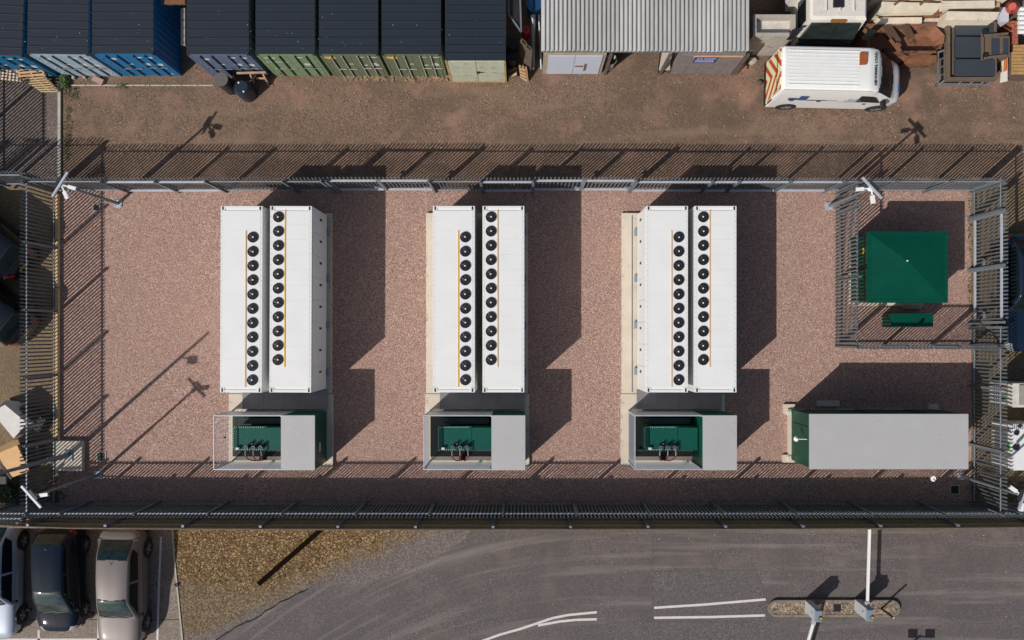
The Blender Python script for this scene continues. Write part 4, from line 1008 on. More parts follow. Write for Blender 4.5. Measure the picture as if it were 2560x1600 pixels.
    glass_t_ = gl or glass_t
    for fr in (True, False): grid_obj('window_seal', Q, mat('seal_black', (0.008, 0.008, 0.009), 0.7, spec=0.2), t, lambda i, j: kind(i, j) == 'k' and (U_(i) > (rr + rf) / 2) == fr)
    grid_obj('windscreen', Q, glass_t_, t, lambda i, j: kind(i, j) == 'f')
    grid_obj('rear_window', Q, glass_t_, t, lambda i, j: kind(i, j) == 'r')
    for sgn_ in (-1, 1):
        for nm, cond in (('front_window', lambda u: u > rr * 0.42 + rf * 0.58), ('rear_side_window', lambda u: u <= rr * 0.42 + rf * 0.58)):
            grid_obj('side_window', Q, glass_d, t, lambda i, j: kind(i, j) == 'g' and ((j + 0.5) / (nv - 1) * 2 - 1) * sgn_ > 0 and cond(U_(i)))
    # wheels
    r = 0.34 * L / 4.6 + 0.01
    for fx in (0.185, 0.805):
        for s_ in (-1, 1): 
            part('wheel_arch', MB().cyl(((fx - 0.5) * L, s_ * (hw - 0.10), r), ((fx - 0.5) * L, s_ * (hw - 0.006), r), r * 1.13, n=24), black, t)
            wheel_parts(t, (fx - 0.5) * L, s_ * (hw + 0.012), r, s_)
    # lights
    for s_ in (-1, 1):
        if mirror:
            mx = (cowl - 0.045 - 0.5) * L
            part('door_mirror', MB().obox((mx, s_ * (hw + 0.09), zhood + 0.06), (0.11, 0.16, 0.11), Matrix.Rotation(s_ * 0.25, 3, 'Z')), mat('mirror_shell_black', (0.012, 0.012, 0.014), 0.9, spec=0.1), t)
    part('number_plate', MB().box(-L / 2 - 0.012, -0.26, 0.62, -L / 2 - 0.002, 0.26, 0.74), plate_y, t)
    part('wiper', MB().beam(((cowl - 0.012 - 0.5) * L, -0.45, zhood + 0.035), ((cowl - 0.03 - 0.5) * L, 0.1, zhood + 0.07), 0.02, 0.015).beam(((cowl - 0.012 - 0.5) * L, 0.05, zhood + 0.035), ((cowl - 0.03 - 0.5) * L, 0.6, zhood + 0.06), 0.02, 0.015), black, t)
    part('aerial', MB().cyl(((rr + 0.03 - 0.5) * L, 0, Ht - 0.03), ((rr + 0.0 - 0.5) * L, 0, Ht + 0.14), 0.008, n=6).cyl(((rr + 0.03 - 0.5) * L, 0, Ht - 0.03), ((rr + 0.03 - 0.5) * L, 0, Ht + 0.0), 0.03, n=8), black, t)
    return t
p_sil = mat('beige_silver_paint', (0.15, 0.128, 0.124), 0.45, 0.15, coat=1.0, spec=0.2)
p_nav = mat('deep_navy_paint', (0.003, 0.009, 0.021), 0.5, 0.0, coat=0.5, spec=0.03)
p_wht = mat('pale_silver_paint', (0.34, 0.385, 0.46), 0.45, 0.15, coat=1.0, spec=0.2)
p_blk = mat('black_car_paint', (0.005, 0.007, 0.011), 0.4, 0, coat=1.0, spec=0.05)
p_blu = mat('dark_blue_car_paint', (0.007, 0.015, 0.034), 0.4, 0, coat=1.0, spec=0.05)
car('beige silver saloon parked beside the golden shingle', p_sil, 4.88, 1.84, 1.60, *G(325, 1456), R(-90.8), tl=0.02, cowl=0.735, rf=0.555, rr=0.225, rb=0.075, zdeck=1.12, zhood=1.06, znose=0.84)
car('dark navy rounded hatchback parked between the two silver cars', p_nav, 4.25, 1.78, 1.66, *G(172, 1437), R(-90), cowl=0.80, rf=0.55, rr=0.12, rb=0.02, zdeck=1.10, zhood=1.04, znose=0.86, rnd_=1.35)
car('pale silver car cut off by the lower left edge', p_wht, 4.9, 1.86, 1.56, *G(16, 1437), R(-91), cowl=0.70, rf=0.58, rr=0.2, rb=0.04)
h_ = math.atan2(50, -62)
car('black hatchback behind the left fence, upper of the two', p_blk, 4.4, 1.8, 1.55, *G(-18, 586), h_, gl=glass_d, rr=0.12, rb=0.02, zdeck=1.1)
car('black hatchback behind the left fence, lower of the two', p_blk, 4.4, 1.8, 1.55, *G(-12, 750), h_, gl=glass_d, rr=0.12, rb=0.02, zdeck=1.1)
car('dark blue car cut off by the right edge beside the side gate', p_blu, 4.8, 1.9, 1.55, *G(2537, 734), R(-90), gl=glass_d, cowl=0.66, rf=0.52, rr=0.2, rb=0.05)
# amber item visible on the seat of the navy car
vx, vy = G(212, 1448)
# ---- van
VX, VY = G(2067.5, 221)
van = thing('panel_van', 'white high roof panel van with red and yellow chevrons on its rear', 'van', (VX, VY, 0), R(-1.3))
L = 319 / 60; hw = 0.92; x0 = -L / 2; x1 = L / 2; zt = 2.55
xs_ = [x0, x0 + 0.08, x0 + 1.2, x1 - 2.0, x1 - 1.62, x1 - 1.38, x1 - 0.86, x1 - 0.48, x1 - 0.12, x1]
zz_ = [zt - 0.10, zt, zt + 0.01, zt, zt - 0.09, zt - 0.28, 1.72, 1.30, 1.02, 0.72]
wt_ = [0.80, 0.82, 0.82, 0.82, 0.80, 0.76, 0.76, 0.72, 0.62, 0.50]
wb_ = [0.90, 0.92, 0.92, 0.92, 0.92, 0.92, 0.90, 0.86, 0.74, 0.56]
nu, nv = 110, 61; P = []
for i in range(nu):
    x = x0 + (x1 - x0) * i / (nu - 1); z = crom(xs_, zz_, x); wt = crom(xs_, wt_, x); wb = crom(xs_, wb_, x); row = []
    for j in range(nv):
        v = j / (nv - 1) * 2 - 1; s_ = abs(v)
        if s_ <= 0.5: q = s_ / 0.5; y = wt * q; zz = z - 0.06 * q ** 4
        elif s_ <= 0.85:
            q = (s_ - 0.5) / 0.35; zlow = 1.05 if z > 1.3 else z * 0.8; zz = (z - 0.06) * (1 - q) + zlow * q; y = wt + (wb - wt) * (1 - (1 - q) ** 2)
        else:
            q = (s_ - 0.85) / 0.15; zlow = 1.05 if z > 1.3 else z * 0.8; zz = zlow * (1 - q) + 0.32 * q; y = wb
        row.append((x, math.copysign(y, v), zz))
    P.append(row)
def vk(i, j):
    x = x0 + (x1 - x0) * (i + 0.5) / (nu - 1); s_ = abs((j + 0.5) / (nv - 1) * 2 - 1)
    xx = x + 0.55 * s_ * s_
    if x1 - 1.38 < xx < x1 - 0.50 and s_ < 0.54: return 'w'
    if x1 - 2.0 < x < x1 - 0.80 and 0.62 < s_ < 0.80 and (x < x1 - 1.42 + (s_ - 0.6) * 2.8): return 'g'
    return 'b'
grid_obj('body', P, white_v, van, lambda i, j: vk(i, j) == 'b')
grid_obj('windscreen', P, mat('van_windscreen', (0.012, 0.016, 0.017), 0.3, 0, 0.5, 4, coat=0.15, spec=0.1, spots=((0.12, 0.22, 0.05), 0.64, 3.0)), van, lambda i, j: vk(i, j) == 'w')
for s2 in (-1, 1): grid_obj('side_window', P, glass_d, van, lambda i, j: vk(i, j) == 'g' and ((j + 0.5) / (nv - 1) * 2 - 1) * s2 > 0)
mb = MB(); mb.add(P[0], [tuple(range(nv))[::-1]])
# rear doors with chevron print
cm = bpy.data.materials.new('chevron_print'); cm.use_nodes = True; N = cm.node_tree.nodes; Lk = cm.node_tree.links
tc = N.new('ShaderNodeTexCoord'); sx = N.new('ShaderNodeSeparateXYZ'); Lk.new(tc.outputs['Object'], sx.inputs[0])
ab = N.new('ShaderNodeMath'); ab.operation = 'ABSOLUTE'; Lk.new(sx.outputs['Y'], ab.inputs[0])
ad = N.new('ShaderNodeMath'); ad.operation = 'MULTIPLY_ADD'; Lk.new(ab.outputs[0], ad.inputs[0]); ad.inputs[1].default_value = 1.25; Lk.new(sx.outputs['Z'], ad.inputs[2])
ml = N.new('ShaderNodeMath'); ml.operation = 'MULTIPLY'; Lk.new(ad.outputs[0], ml.inputs[0]); ml.inputs[1].default_value = 1.45
fr_ = N.new('ShaderNodeMath'); fr_.operation = 'FRACT'; Lk.new(ml.outputs[0], fr_.inputs[0])
gt = N.new('ShaderNodeMath'); gt.operation = 'GREATER_THAN'; Lk.new(fr_.outputs[0], gt.inputs[0]); gt.inputs[1].default_value = 0.55
mx = N.new('ShaderNodeMix'); mx.data_type = 'RGBA'; Lk.new(gt.outputs[0], mx.inputs['Factor']); mx.inputs['A'].default_value = (0.78, 0.74, 0.42, 1); mx.inputs['B'].default_value = (0.48, 0.06, 0.04, 1)
bs = N['Principled BSDF']; Lk.new(mx.outputs['Result'], bs.inputs['Base Color']); bs.inputs['Roughness'].default_value = 0.35
part('rear_panel', mb, white_v, van)
for s2 in (-1, 1):
    d = part('rear_door', MB().box(x0 - 0.03, s2 * 0.012, 0.45, x0 - 0.002, s2 * 0.80, 2.34), cm, van)
    part('door_edge', MB().box(x0 - 0.036, s2 * 0.81, 0.45, x0 - 0.002, s2 * 0.84, 2.34), white_v, van)
    part('tail_light', MB().box(x0 - 0.04, s2 * 0.85, 0.7, x0 - 0.001, s2 * 0.91, 1.2), lamp_r, van)
    wheel_parts(van, x0 + 0.83, s2 * 0.935, 0.36, s2); wheel_parts(van, x0 + 4.53, s2 * 0.935, 0.36, s2)
    part('wheel_arch', MB().cyl((x0 + 0.83, s2 * 0.8, 0.38), (x0 + 0.83, s2 * 0.9225, 0.38), 0.42, n=24).cyl((x0 + 4.53, s2 * 0.8, 0.38), (x0 + 4.53, s2 * 0.9225, 0.38), 0.42, n=24), black, van)
    part('door_mirror', MB().obox((x1 - 0.95, s2 * 1.03, 1.45), (0.14, 0.26, 0.24)), black, van)
part('bumper', MB().box(x0 - 0.07, -0.88, 0.32, x0 - 0.001, 0.88, 0.48), black, van)
dk = mat('printed_black', (0.02, 0.022, 0.025), 0.5)
TX = text_mesh('ABNORMAL LOAD', 0.19, dk)
o = inst('rear_lettering', TX, van, (x0 - 0.036, 0, 1.95)); o.rotation_euler = (PI / 2, 0, -PI / 2)
TX2 = text_mesh('ABNORMAL LOAD', 0.155, dk)
o = inst('roof_lettering', TX2, van, (x1 - 1.72, 0.0, zt - 0.03)); o.rotation_euler = (0, R(13), PI / 2)
o.rotation_euler = (R(13), 0, PI / 2)
rb = MB()
for k in range(11):
    y = -0.66 + k * 0.132; rb.box(x0 + 0.22, y - 0.012, zt - 0.01, x1 - 2.38, y + 0.012, zt + 0.014)
part('roof_ribs', rb, white_v, van)
part('gutter', MB().box(x0 + 0.1, -0.845, zt - 0.13, x1 - 1.8, -0.825, zt - 0.11).box(x0 + 0.1, 0.825, zt - 0.13, x1 - 1.8, 0.845, zt - 0.11), mat('dirty_gutter', (0.35, 0.33, 0.27), 0.8), van)
part('roof_vent', MB().prism([(x1 - 2.38, 0.12), (x1 - 2.12, 0.14), (x1 - 2.09, 0.24), (x1 - 2.09, 0.60), (x1 - 2.36, 0.60), (x1 - 2.38, 0.54)], zt - 0.01, zt + 0.06), mat('rust_brown_vent', (0.30, 0.085, 0.025), 0.6, 0, 0.3, 8), van)
# side graphic: small lorry drawing and lettering
bl = mat('logo_blue', (0.02, 0.07, 0.26), 0.4)
def sideq(mb, xa, za, xb, zb):
    mb.box(x0 + xa, -0.934, za, x0 + xb, -0.926, zb); return mb
lg = MB(); sideq(lg, 0.95, 1.38, 1.30, 1.85)
part('lorry_logo', lg, bl, van)
lg = MB(); sideq(lg, 0.55, 1.42, 0.93, 1.60); sideq(lg, 1.32, 1.36, 2.1, 1.42); sideq(lg, 2.1, 1.375, 2.6, 1.39)
lg.cyl((x0 + 0.75, -0.936, 1.36), (x0 + 0.75, -0.926, 1.36), 0.11, n=14).cyl((x0 + 1.85, -0.937, 1.30), (x0 + 1.85, -0.926, 1.30), 0.09, n=14)
part('lorry_logo', lg, mat('logo_dark_blue', (0.03, 0.05, 0.13), 0.4), van)
lg = MB(); rnd = random.Random(2)
for r_, (xa, xb, z) in enumerate(((2.95, 3.35, 1.52), (2.85, 3.5, 1.36), (2.7, 3.55, 1.24))):
    xx = xa
    while xx < xb: ww = rnd.uniform(0.03, 0.07); sideq(lg, xx, z, xx + ww, z + (0.06 if r_ < 2 else 0.02)); xx += ww + 0.025
part('side_lettering', lg, mat('logo_grey_blue', (0.16, 0.16, 0.28), 0.5), van)
part('door_handle', MB().box(x0 + 3.7, -0.945, 1.02, x0 + 3.82, -0.922, 1.10), black, van)
lg = MB(); lg.box(x1 - 0.20, -0.42, 1.085, x1 - 0.14, -0.10, 1.10); part('bonnet_badge', lg, bl, van)
# ---- lorry cab behind the van
LX_, LY_ = G(2026, 131)
t = thing('lorry', 'white lorry cab with a sun visor lamp parked behind the van, facing down the picture', 'lorry', (LX_, LY_, 0), 0)
cab = [(-1.0, -0.0), (1.02, 0.0)]
part('cab', MB().hexa([(-1.02, -0.15, 0.9), (1.02, -0.15, 0.9), (1.02, 1.9, 0.9), (-1.02, 1.9, 0.9)], [(-0.98, 0.22, 2.95), (0.98, 0.22, 2.95), (0.98, 1.9, 3.0), (-0.98, 1.9, 3.0)]), white_t, t)
part('roof', MB().hexa([(-0.98, 0.20, 2.951), (0.98, 0.20, 2.951), (0.98, 1.92, 3.001), (-0.98, 1.92, 3.001)], [(-0.90, 0.32, 3.05), (0.90, 0.32, 3.05), (0.90, 1.9, 3.12), (-0.90, 1.9, 3.12)]), white_t, t)
for x_ in (-0.45, 0.02, 0.5): part('roof_bead', MB().box(x_ - 0.01, 0.5, 3.03, x_ + 0.01, 1.9, 3.125), white_t, t)
part('roof_hatch', MB().box(-0.22, 0.62, 3.05, 0.14, 1.25, 3.13), black, t)
part('windscreen', MB().hexa([(-0.97, -0.145, 1.65), (0.97, -0.145, 1.65), (0.97, 0.0, 1.65), (-0.97, 0.0, 1.65)], [(-0.86, 0.10, 2.75), (0.86, 0.10, 2.75), (0.86, 0.25, 2.75), (-0.86, 0.25, 2.75)]), mat('lorry_glass', (0.02, 0.028, 0.026), 0.06, 0, 0.5, 3, coat=0.5), t)
part('windscreen_note', MB().obox((0.05, 0.005, 2.25), (0.27, 0.015, 0.24), Matrix.Rotation(R(-12.5), 3, 'X')), lp, t)
part('visor_lamp', MB().box(-0.26, 0.10, 2.93, 0.26, 0.19, 3.02), mat('rusty_lamp', (0.25, 0.11, 0.02), 0.5), t)
part('grille', MB().box(-0.95, -0.24, 0.7, 0.95, -0.16, 1.6), black, t)
for s2 in (-1, 1):
    part('mirror_arm', MB().beam((s2 * 1.0, 0.1, 2.6), (s2 * 1.38, -0.05, 2.5), 0.05), black, t)
    part('mirror', MB().obox((s2 * 1.36, -0.08, 2.2), (0.2, 0.14, 0.75)), black, t)
    part('side_window', MB().box(s2 * 1.0, 0.3, 1.8, s2 * 1.035, 1.3, 2.6), glass_d, t)
    part('wind_deflector', MB().hexa([(s2 * 1.02, 1.3, 1.0), (s2 * 1.25, 1.3, 1.0), (s2 * 1.25, 2.2, 1.0), (s2 * 1.02, 2.2, 1.0)], [(s2 * 1.0, 1.5, 2.9), (s2 * 1.2, 1.5, 2.9), (s2 * 1.2, 2.2, 2.9), (s2 * 1.0, 2.2, 2.9)]), white_t, t)
    part('wheel', MB().cyl((s2 * 0.75, 0.6, 0.5), (s2 * 1.05, 0.6, 0.5), 0.5, n=20), rubber, t)
part('chassis', MB().box(-0.9, -0.1, 0.5, 0.9, 6.5, 0.9), black, t)
part('load_body', MB().box(-1.2, 2.3, 0.95, 1.2, 8.0, 2.2), white_t, t)

t.scale = (1.1, 1.0, 1.0)
# ---------------------------------------------------------------- objects in the yard
def hollow(mb, x0, y0, x1, y1, z0, z1, th, fl=0.1, zr=None):
    a = W(x0, y0, zr if zr is not None else z1); b = W(x1, y1, zr if zr is not None else z1)
    X0_, X1_, Y0_, Y1_ = a[0], b[0], b[1], a[1]
    mb.box(X0_, Y0_, z0, X1_, Y0_ + th, z1).box(X0_, Y1_ - th, z0, X1_, Y1_, z1).box(X0_, Y0_ + th + .001, z0, X0_ + th, Y1_ - th - .001, z1).box(X1_ - th, Y0_ + th + .001, z0, X1_, Y1_ - th - .001, z1).box(X0_ + th + .001, Y0_ + th + .001, z0, X1_ - th - .001, Y1_ - th - .001, z0 + fl)
    return mb
t = thing('concrete_tank', 'tall open concrete tank holding a wrinkled pale liner', 'tank', (*G(1930, 130), 0), world=True)
part('walls', hollow(MB(), 1883, 36, 1989, 90, 0, 2.2, 0.13, 1.7), concrete_g, t)
part('liner', pbox(MB(), 1890, 44, 1981, 84, 1.72, 1.86), mat('pale_liner', lit(196, 190, 182), 0.6, 0, 0.2, 4, 0.6, 6), t)
part('rim', hollow(MB(), 1881, 34, 1991, 92, 2.201, 2.26, 0.10, 0.001), mat('rim_brown', lit(140, 128, 118), 0.85, 0, 0.2, 4), t) if 0 else None
def rock(x, y, s, l, m=concrete_g):
    gx, gy = G(x, y); rnd = random.Random(int(x)); mb = MB()
    pts = []
    n = 8
    for z, r in ((0, 1), (0.5, 1.05), (0.85, 0.7)):
        for k in range(n): a = 2 * PI * k / n; rr = s * r * rnd.uniform(0.8, 1.1); pts.append((gx + rr * math.cos(a), gy + rr * math.sin(a) * 0.8, z * s * 1.1))
    fs = [(j * n + k, j * n + (k + 1) % n, (j + 1) * n + (k + 1) % n, (j + 1) * n + k) for j in range(2) for k in range(n)] + [tuple(range(2 * n, 3 * n))]
    mb.add(pts, fs); single('concrete_lump', mb, m, l, 'rubble', 'lumps by the shed')
rock(1880, 153, 0.2, 'rounded pale concrete lump right of the shed corner'); rock(1858, 170, 0.17, 'reddish brick lump at the foot of the shed corner', mat('brick_red', lit(150, 100, 82), 0.85, 0, 0.2, 8)); rock(1898, 208, 0.14, 'dark flat lump on the ground left of the van', wood_d)
# rusty skip
t = thing('rusty_skip', 'rust brown open skip with jagged dark pieces, right of the van cab', 'skip', (*G(2270, 150), 0), world=True)
zs = 1.35
def sk(x, y, z): return W(x, y, z)
rim = [(2168, 62), (2338, 64), (2362, 88), (2360, 108), (2340, 128), (2240, 130), (2168, 128)]
flo = [(2190, 80), (2330, 82), (2345, 95), (2342, 108), (2330, 118), (2240, 122), (2190, 120)]
n = len(rim); mb = MB(); rimw = [sk(x, y, zs) for x, y in rim]; flow = [(sk(x, y, zs)[0], sk(x, y, zs)[1], 0.95) for x, y in flo]
mb.add(rimw + flow, [(k, (k + 1) % n, n + (k + 1) % n, n + k) for k in range(n)] + [tuple(range(n, 2 * n))[::-1]])
part('tub', mb, rust, t)
base = [(*G(2175, 115)[0:1], G(2175, 115)[1], 0.0)]
bt = [(x * 0.985, y - 0.10, 0.05) for x, y, z in rimw]
mb = MB(); mb.add(rimw + bt, [(k, n + k, n + (k + 1) % n, (k + 1) % n) for k in range(n)]); part('outer_shell', mb, rust, t)
for (xa, ya, xb, yb) in ((2165, 62, 2340, 62), (2240, 130, 2340, 130)): part('rim_bar', MB().beam(W(xa, ya, zs + 0.02), W(xb, yb, zs + 0.02), 0.08, 0.05), rust, t)
part('front_plate', MB().box(W(2262, 0, 0.6)[0], W(0, 158, 0.6)[1], 0.05, W(2342, 0, 0.6)[0], W(0, 138, 0.6)[1], 0.6), rust, t)
for k, (xa, ya, xb, yb, ww) in enumerate(((2215, 62, 2245, 108, 0.35), (2262, 60, 2278, 96, 0.30), (2238, 108, 2262, 150, 0.16), (2225, 98, 2248, 128, 0.12))):
    part('scrap_strip', MB().beam(W(xa, ya, 1.42 + 0.03 * k), W(xb, yb, 1.35 + 0.03 * k), ww, 0.03), rust if k in (2, 3) else mat('dark_scrap', lit(84, 60, 44), 0.9, 0, 0.3, 5), t)
# sheeted stacks
def quad_stack(name, label, cat, corners, z0, z1, m, group=None, extra=None):
    t = thing(name, label, cat, (*[sum(c[i] for c in [W(x, y, z1) for x, y in corners]) / 4 for i in (0, 1)], 0), group=group, world=True)
    top = [W(x, y, z1) for x, y in corners]; bot = [(x, y, z0) for x, y, z in top]
    part('load', MB().hexa(bot[::-1] if 0 else bot, top), m, t)
    if extra: extra(t, top)
    return t
def planks(n, th, m, z):
    def f(t, top):
        a, b, c, d = [Vector(p) for p in top]
        for k in range(n):
            p = a.lerp(d, (k + 0.5) / n); q = b.lerp(c, (k + 0.5) / n); w_ = (a - d).length / n
            part('plank', MB().beam((p.x, p.y, z + random.uniform(0.02, 0.035)), (q.x, q.y, z + random.uniform(0.02, 0.035)), w_ * 0.9, th), m, t)
    return f
quad_stack('sheeted_stack', 'cream sheet covered timber stack above the rusty skip', 'stack', [(2196, 33), (2340, 30), (2358, 8), (2205, 4)], 0.3, 1.7, tarp, 'pale stacks at the upper right')
quad_stack('timber_pack', 'brown edged plank pack under the cream sheeted stack', 'stack', [(2198, 44), (2345, 42), (2362, 22), (2200, 24)], 0.2, 1.35, rust, 'pale stacks at the upper right', planks(3, 0.03, rust, 1.35))
quad_stack('insulation_pack', 'pale cream block pack along the upper rim of the rusty skip', 'stack', [(2192, 59), (2305, 57), (2305, 43), (2192, 44)], 0.2, 1.5, tarp, 'pale stacks at the upper right')
quad_stack('sheeted_stack', 'long pale sheet covered stack above the slate lidded bins', 'stack', [(2362, 50), (2488, 50), (2500, 30), (2368, 28)], 0.2, 1.9, tarp, 'pale stacks at the upper right')
quad_stack('pallet_stack', 'pale pallet row with dark gaps along the top edge', 'stack', [(2355, 24), (2485, 20), (2485, 2), (2352, 4)], 0.3, 1.6, tarp, 'pale stacks at the upper right', planks(3, 0.05, tarp, 1.6))
quad_stack('sheeted_stack', 'crumpled pale sheet heap cut off by the top edge', 'stack', [(2180, 0), (2520, -2), (2520, -60), (2180, -60)], 0.2, 1.6, tarp, 'pale stacks at the upper right')
quad_stack('plaster_bags', 'crumpled whitish bags between the skip and the lidded bins', 'bags', [(2310, 64), (2362, 64), (2366, 44), (2310, 46)], 0.2, 1.2, mat('crumpled_bag', lit(196, 180, 164), 0.8, 0, 0.2, 6, 1.0, 9), 'pale stacks at the upper right')
for x, l_ in ((2203 + 33, 'left rusty bracket'), (2300, 'right rusty bracket')):
    a_ = W(x, 12, 1.75); single('rusty_bracket', MB().cyl(a_, (a_[0] + 0.12, a_[1] + 0.1, 1.78), 0.05, n=10).cyl((a_[0] + 0.12, a_[1] + 0.1, 1.78), (a_[0] + 0.6, a_[1] + 0.2, 1.78), 0.03, n=8), rust, l_ + ' lying on the cream sheeted stack', 'bracket', 'rusty brackets')
# slate lidded bins
t = thing('lidded_bin', 'brown steel bin with three slate grey lids, right of the rusty skip', 'bin', (*G(2420, 170), 0), world=True)
zb = 1.35
part('frame', hollow(MB(), 2368, 54, 2492, 200, 1.12, zb, 0.12, 0.02), brownsteel, t)
for (xa, ya, xb, yb) in ((2389, 57, 2484, 87), (2388, 92, 2456, 143), (2388, 148, 2488, 190)): part('lid', pbox(MB(), xa, ya, xb, yb, zb - 0.1, zb + 0.01), slate, t)
part('lid_gap', pbox(MB(), 2386, 57, 2484, 190, 0.2, zb - 0.22), black, t)
for x, y in ((2371, 60), (2371, 192), (2486, 60), (2486, 192)): part('leg', pbox(MB(), x, y, x + 5, y + 5, 0, 1.119, 1.12), brownsteel, t)
part('wing', pbox(MB(), 2462, 90, 2524, 142, 0.3, zb + 0.05), brownsteel, t)
for xa, xb in ((2479, 2499), (2508, 2521)): part('wing_lid', pbox(MB(), xa, 96, xb, 136, zb + 0.051, zb + 0.07), slate, t)
for (xa, ya, xb, yb) in ((2456, 78, 2456, 150), (2456, 90, 2520, 84), (2456, 146, 2516, 138)): part('brace', MB().beam(W(xa, ya, zb + 0.12), W(xb, yb, zb + 0.12), 0.09, 0.05), brownsteel, t)
part('latch', pbox(MB(), 2456, 74, 2469, 84, zb + 0.15, zb + 0.2), black, t); part('latch', pbox(MB(), 2458, 134, 2470, 142, zb + 0.15, zb + 0.2), black, t)
t = thing('stillage_frame', 'grey steel stillage frame round the left and lower side of the lidded bin', 'frame', (*G(2400, 200), 0), world=True)
for (a_, b_) in (((2345, 130), (2345, 212)), ((2362, 130), (2362, 200)), ((2345, 212), (2470, 212)), ((2362, 200), (2470, 200)), ((2345, 131), (2372, 122))):
    part('bar', MB().beam(W(*a_, 0.5 if a_[0] < 2350 or a_[1] > 205 else 0.9), W(*b_, 0.5 if b_[0] < 2350 or b_[1] > 205 else 0.9), 0.06), galv_d, t)
for x in (2346, 2392, 2420, 2448, 2466): part('strut', MB().beam(W(x, 212, 0.5), W(x + 16, 200, 0.9), 0.05), galv_d, t)
for y in (150, 170, 190): part('strut', MB().beam(W(2345, y, 0.5), W(2362, y - 6, 0.9), 0.03), galv_d, t)
t = thing('marker_board', 'tilted white board with an orange stripe, right of the slate lids', 'board', (*G(2505, 180), 0), world=True)
part('board', MB().hexa([W(2498, 205, 0.2), W(2518, 200, 0.2), W(2520, 140, 0.2), W(2502, 150, 0.2)], [W(2500, 207, 0.5), W(2519, 203, 0.5), W(2519, 144, 0.75), W(2503, 152, 0.75)]), white_t, t)
part('stripe', MB().hexa([W(2508, 180, 0.66), W(2516, 177, 0.66), W(2517, 146, 0.77), W(2510, 148, 0.77)], [W(2508, 180, 0.72), W(2516, 177, 0.72), W(2517, 146, 0.82), W(2510, 148, 0.82)]), amber, t)
t = thing('pallet', 'tan wooden pallet at the right edge next to the tilted board', 'pallet', (*G(2550, 150), 0), world=True)
for k in range(9): part('slat', pbox(MB(), 2530, 112 + k * 8.3, 2600, 119 + k * 8.3, 0.85, 0.9), mat('tan_slats', lit(170, 134, 84), 0.8, 0, 0.25, 5), t)
part('blocks', pbox(MB(), 2533, 114, 2590, 186, 0.0, 0.84), wood_d, t)
t = thing('brick_stack', 'reddish stacked bricks at the right edge above the tan pallet', 'bricks', (*G(2535, 80), 0), world=True)
for k in range(8):
    for j in range(2): part('brick', pbox(MB(), 2528 + j * 9, 52 + k * 7.2, 2536 + j * 9, 58.4 + k * 7.2, 0, 1.0 + 0.04 * ((k + j) % 2)), mat('red_brick', lit(158, 92, 70), 0.85, 0, 0.2, 8), t)
t = thing('roof_sheet_stack', 'white corrugated sheets at the right edge above the bricks', 'sheets', (*G(2560, 50), 0), world=True)
for k in range(6): part('sheet_ridge', MB().cyl(W(2546, 22 + k * 11.5, 1.3), W(2620, 22 + k * 11.5, 1.3), 0.085, n=10), white_p, t)
single('red_buoy', MB().cyl(W(2531, 18, 1.5), W(2531, 16, 1.85), 0.26, 0.14, 16).cyl(W(2531, 18, 1.1), W(2531, 18, 1.499), 0.2, 0.26, 16), mat('orange_red_plastic', (0.36, 0.03, 0.012), 0.4), 'orange red plastic drum near the upper right corner', 'drum')
single('appliance_box', pbox(MB(), 2500, 18, 2522, 54, 0.1, 1.4), mat('pale_blue_grey_box', lit(186, 188, 198), 0.5), 'pale blue grey metal box below the orange drum', 'box')
single('timber_offcut', pbox(MB(), 2482, 6, 2500, 20, 0.2, 1.4), wood, 'tan timber offcut left of the orange drum', 'timber')
single('timber_offcut', pbox(MB(), 2524, 20, 2545, 50, 0.1, 0.7), wood_d, 'low dark timber offcut just below the orange drum', 'timber')
# between cream container and shed
t = thing('wire_rack', 'dark metal rack with slanting bars behind the cream container', 'rack', (*G(1295, 60), 0), world=True)
for a_, b_ in (((1300, -10), (1303, 78)), ((1271, -10), (1272, 36)), ((1272, 36), (1303, 80))): part('frame_bar', MB().beam(W(*a_, 2.3), W(*b_, 2.3), 0.06), galv_d, t)
for k in range(14): part('bar', MB().beam(W(1272, -40 + k * 5.6, 2.3), W(1303, 4 + k * 5.6, 2.25), 0.014), mat('dark_bar', (0.05, 0.055, 0.065), 0.6), t)
single('blue_barrel', MB().cyl(W(1336, 8, 1.7), (W(1336, 8, 1.7)[0], W(1336, 8, 1.7)[1], 0.8), 0.30, 0.30, 20).ring(W(1336, 8, 1.7)[:2], 0.31, 0.27, 1.7, 1.74), mat('blue_plastic', (0.004, 0.05, 0.14), 0.5), 'blue plastic barrel beside the upper left of the shed roof', 'barrel')
p_ = W(1316, 74, 1.2)
t = thing('red_drum', 'red drum in the dark gap left of the shed', 'drum', (p_[0], p_[1], 0))
part('shell', MB().cyl((0, 0, 0.5), (0, 0, 1.2), 0.16, n=18), red, t); part('cap', MB().cyl((0, 0, 1.2), (0, 0, 1.23), 0.04, n=10), black, t)
for k, (x, w_, l_) in enumerate(((1333, 0.10, 'thick grey pipe lying in the gap left of the shed'), (1347, 0.04, 'thin pale pipe along the left wall of the shed'))):
    single('pipe', MB().cyl(W(x, 36, 1.5), W(x - 2 + 8 * (k > 0), 172, 0.4), w_, n=10), galv_d if k == 0 else galv, l_, 'pipe', 'pipes beside the shed')
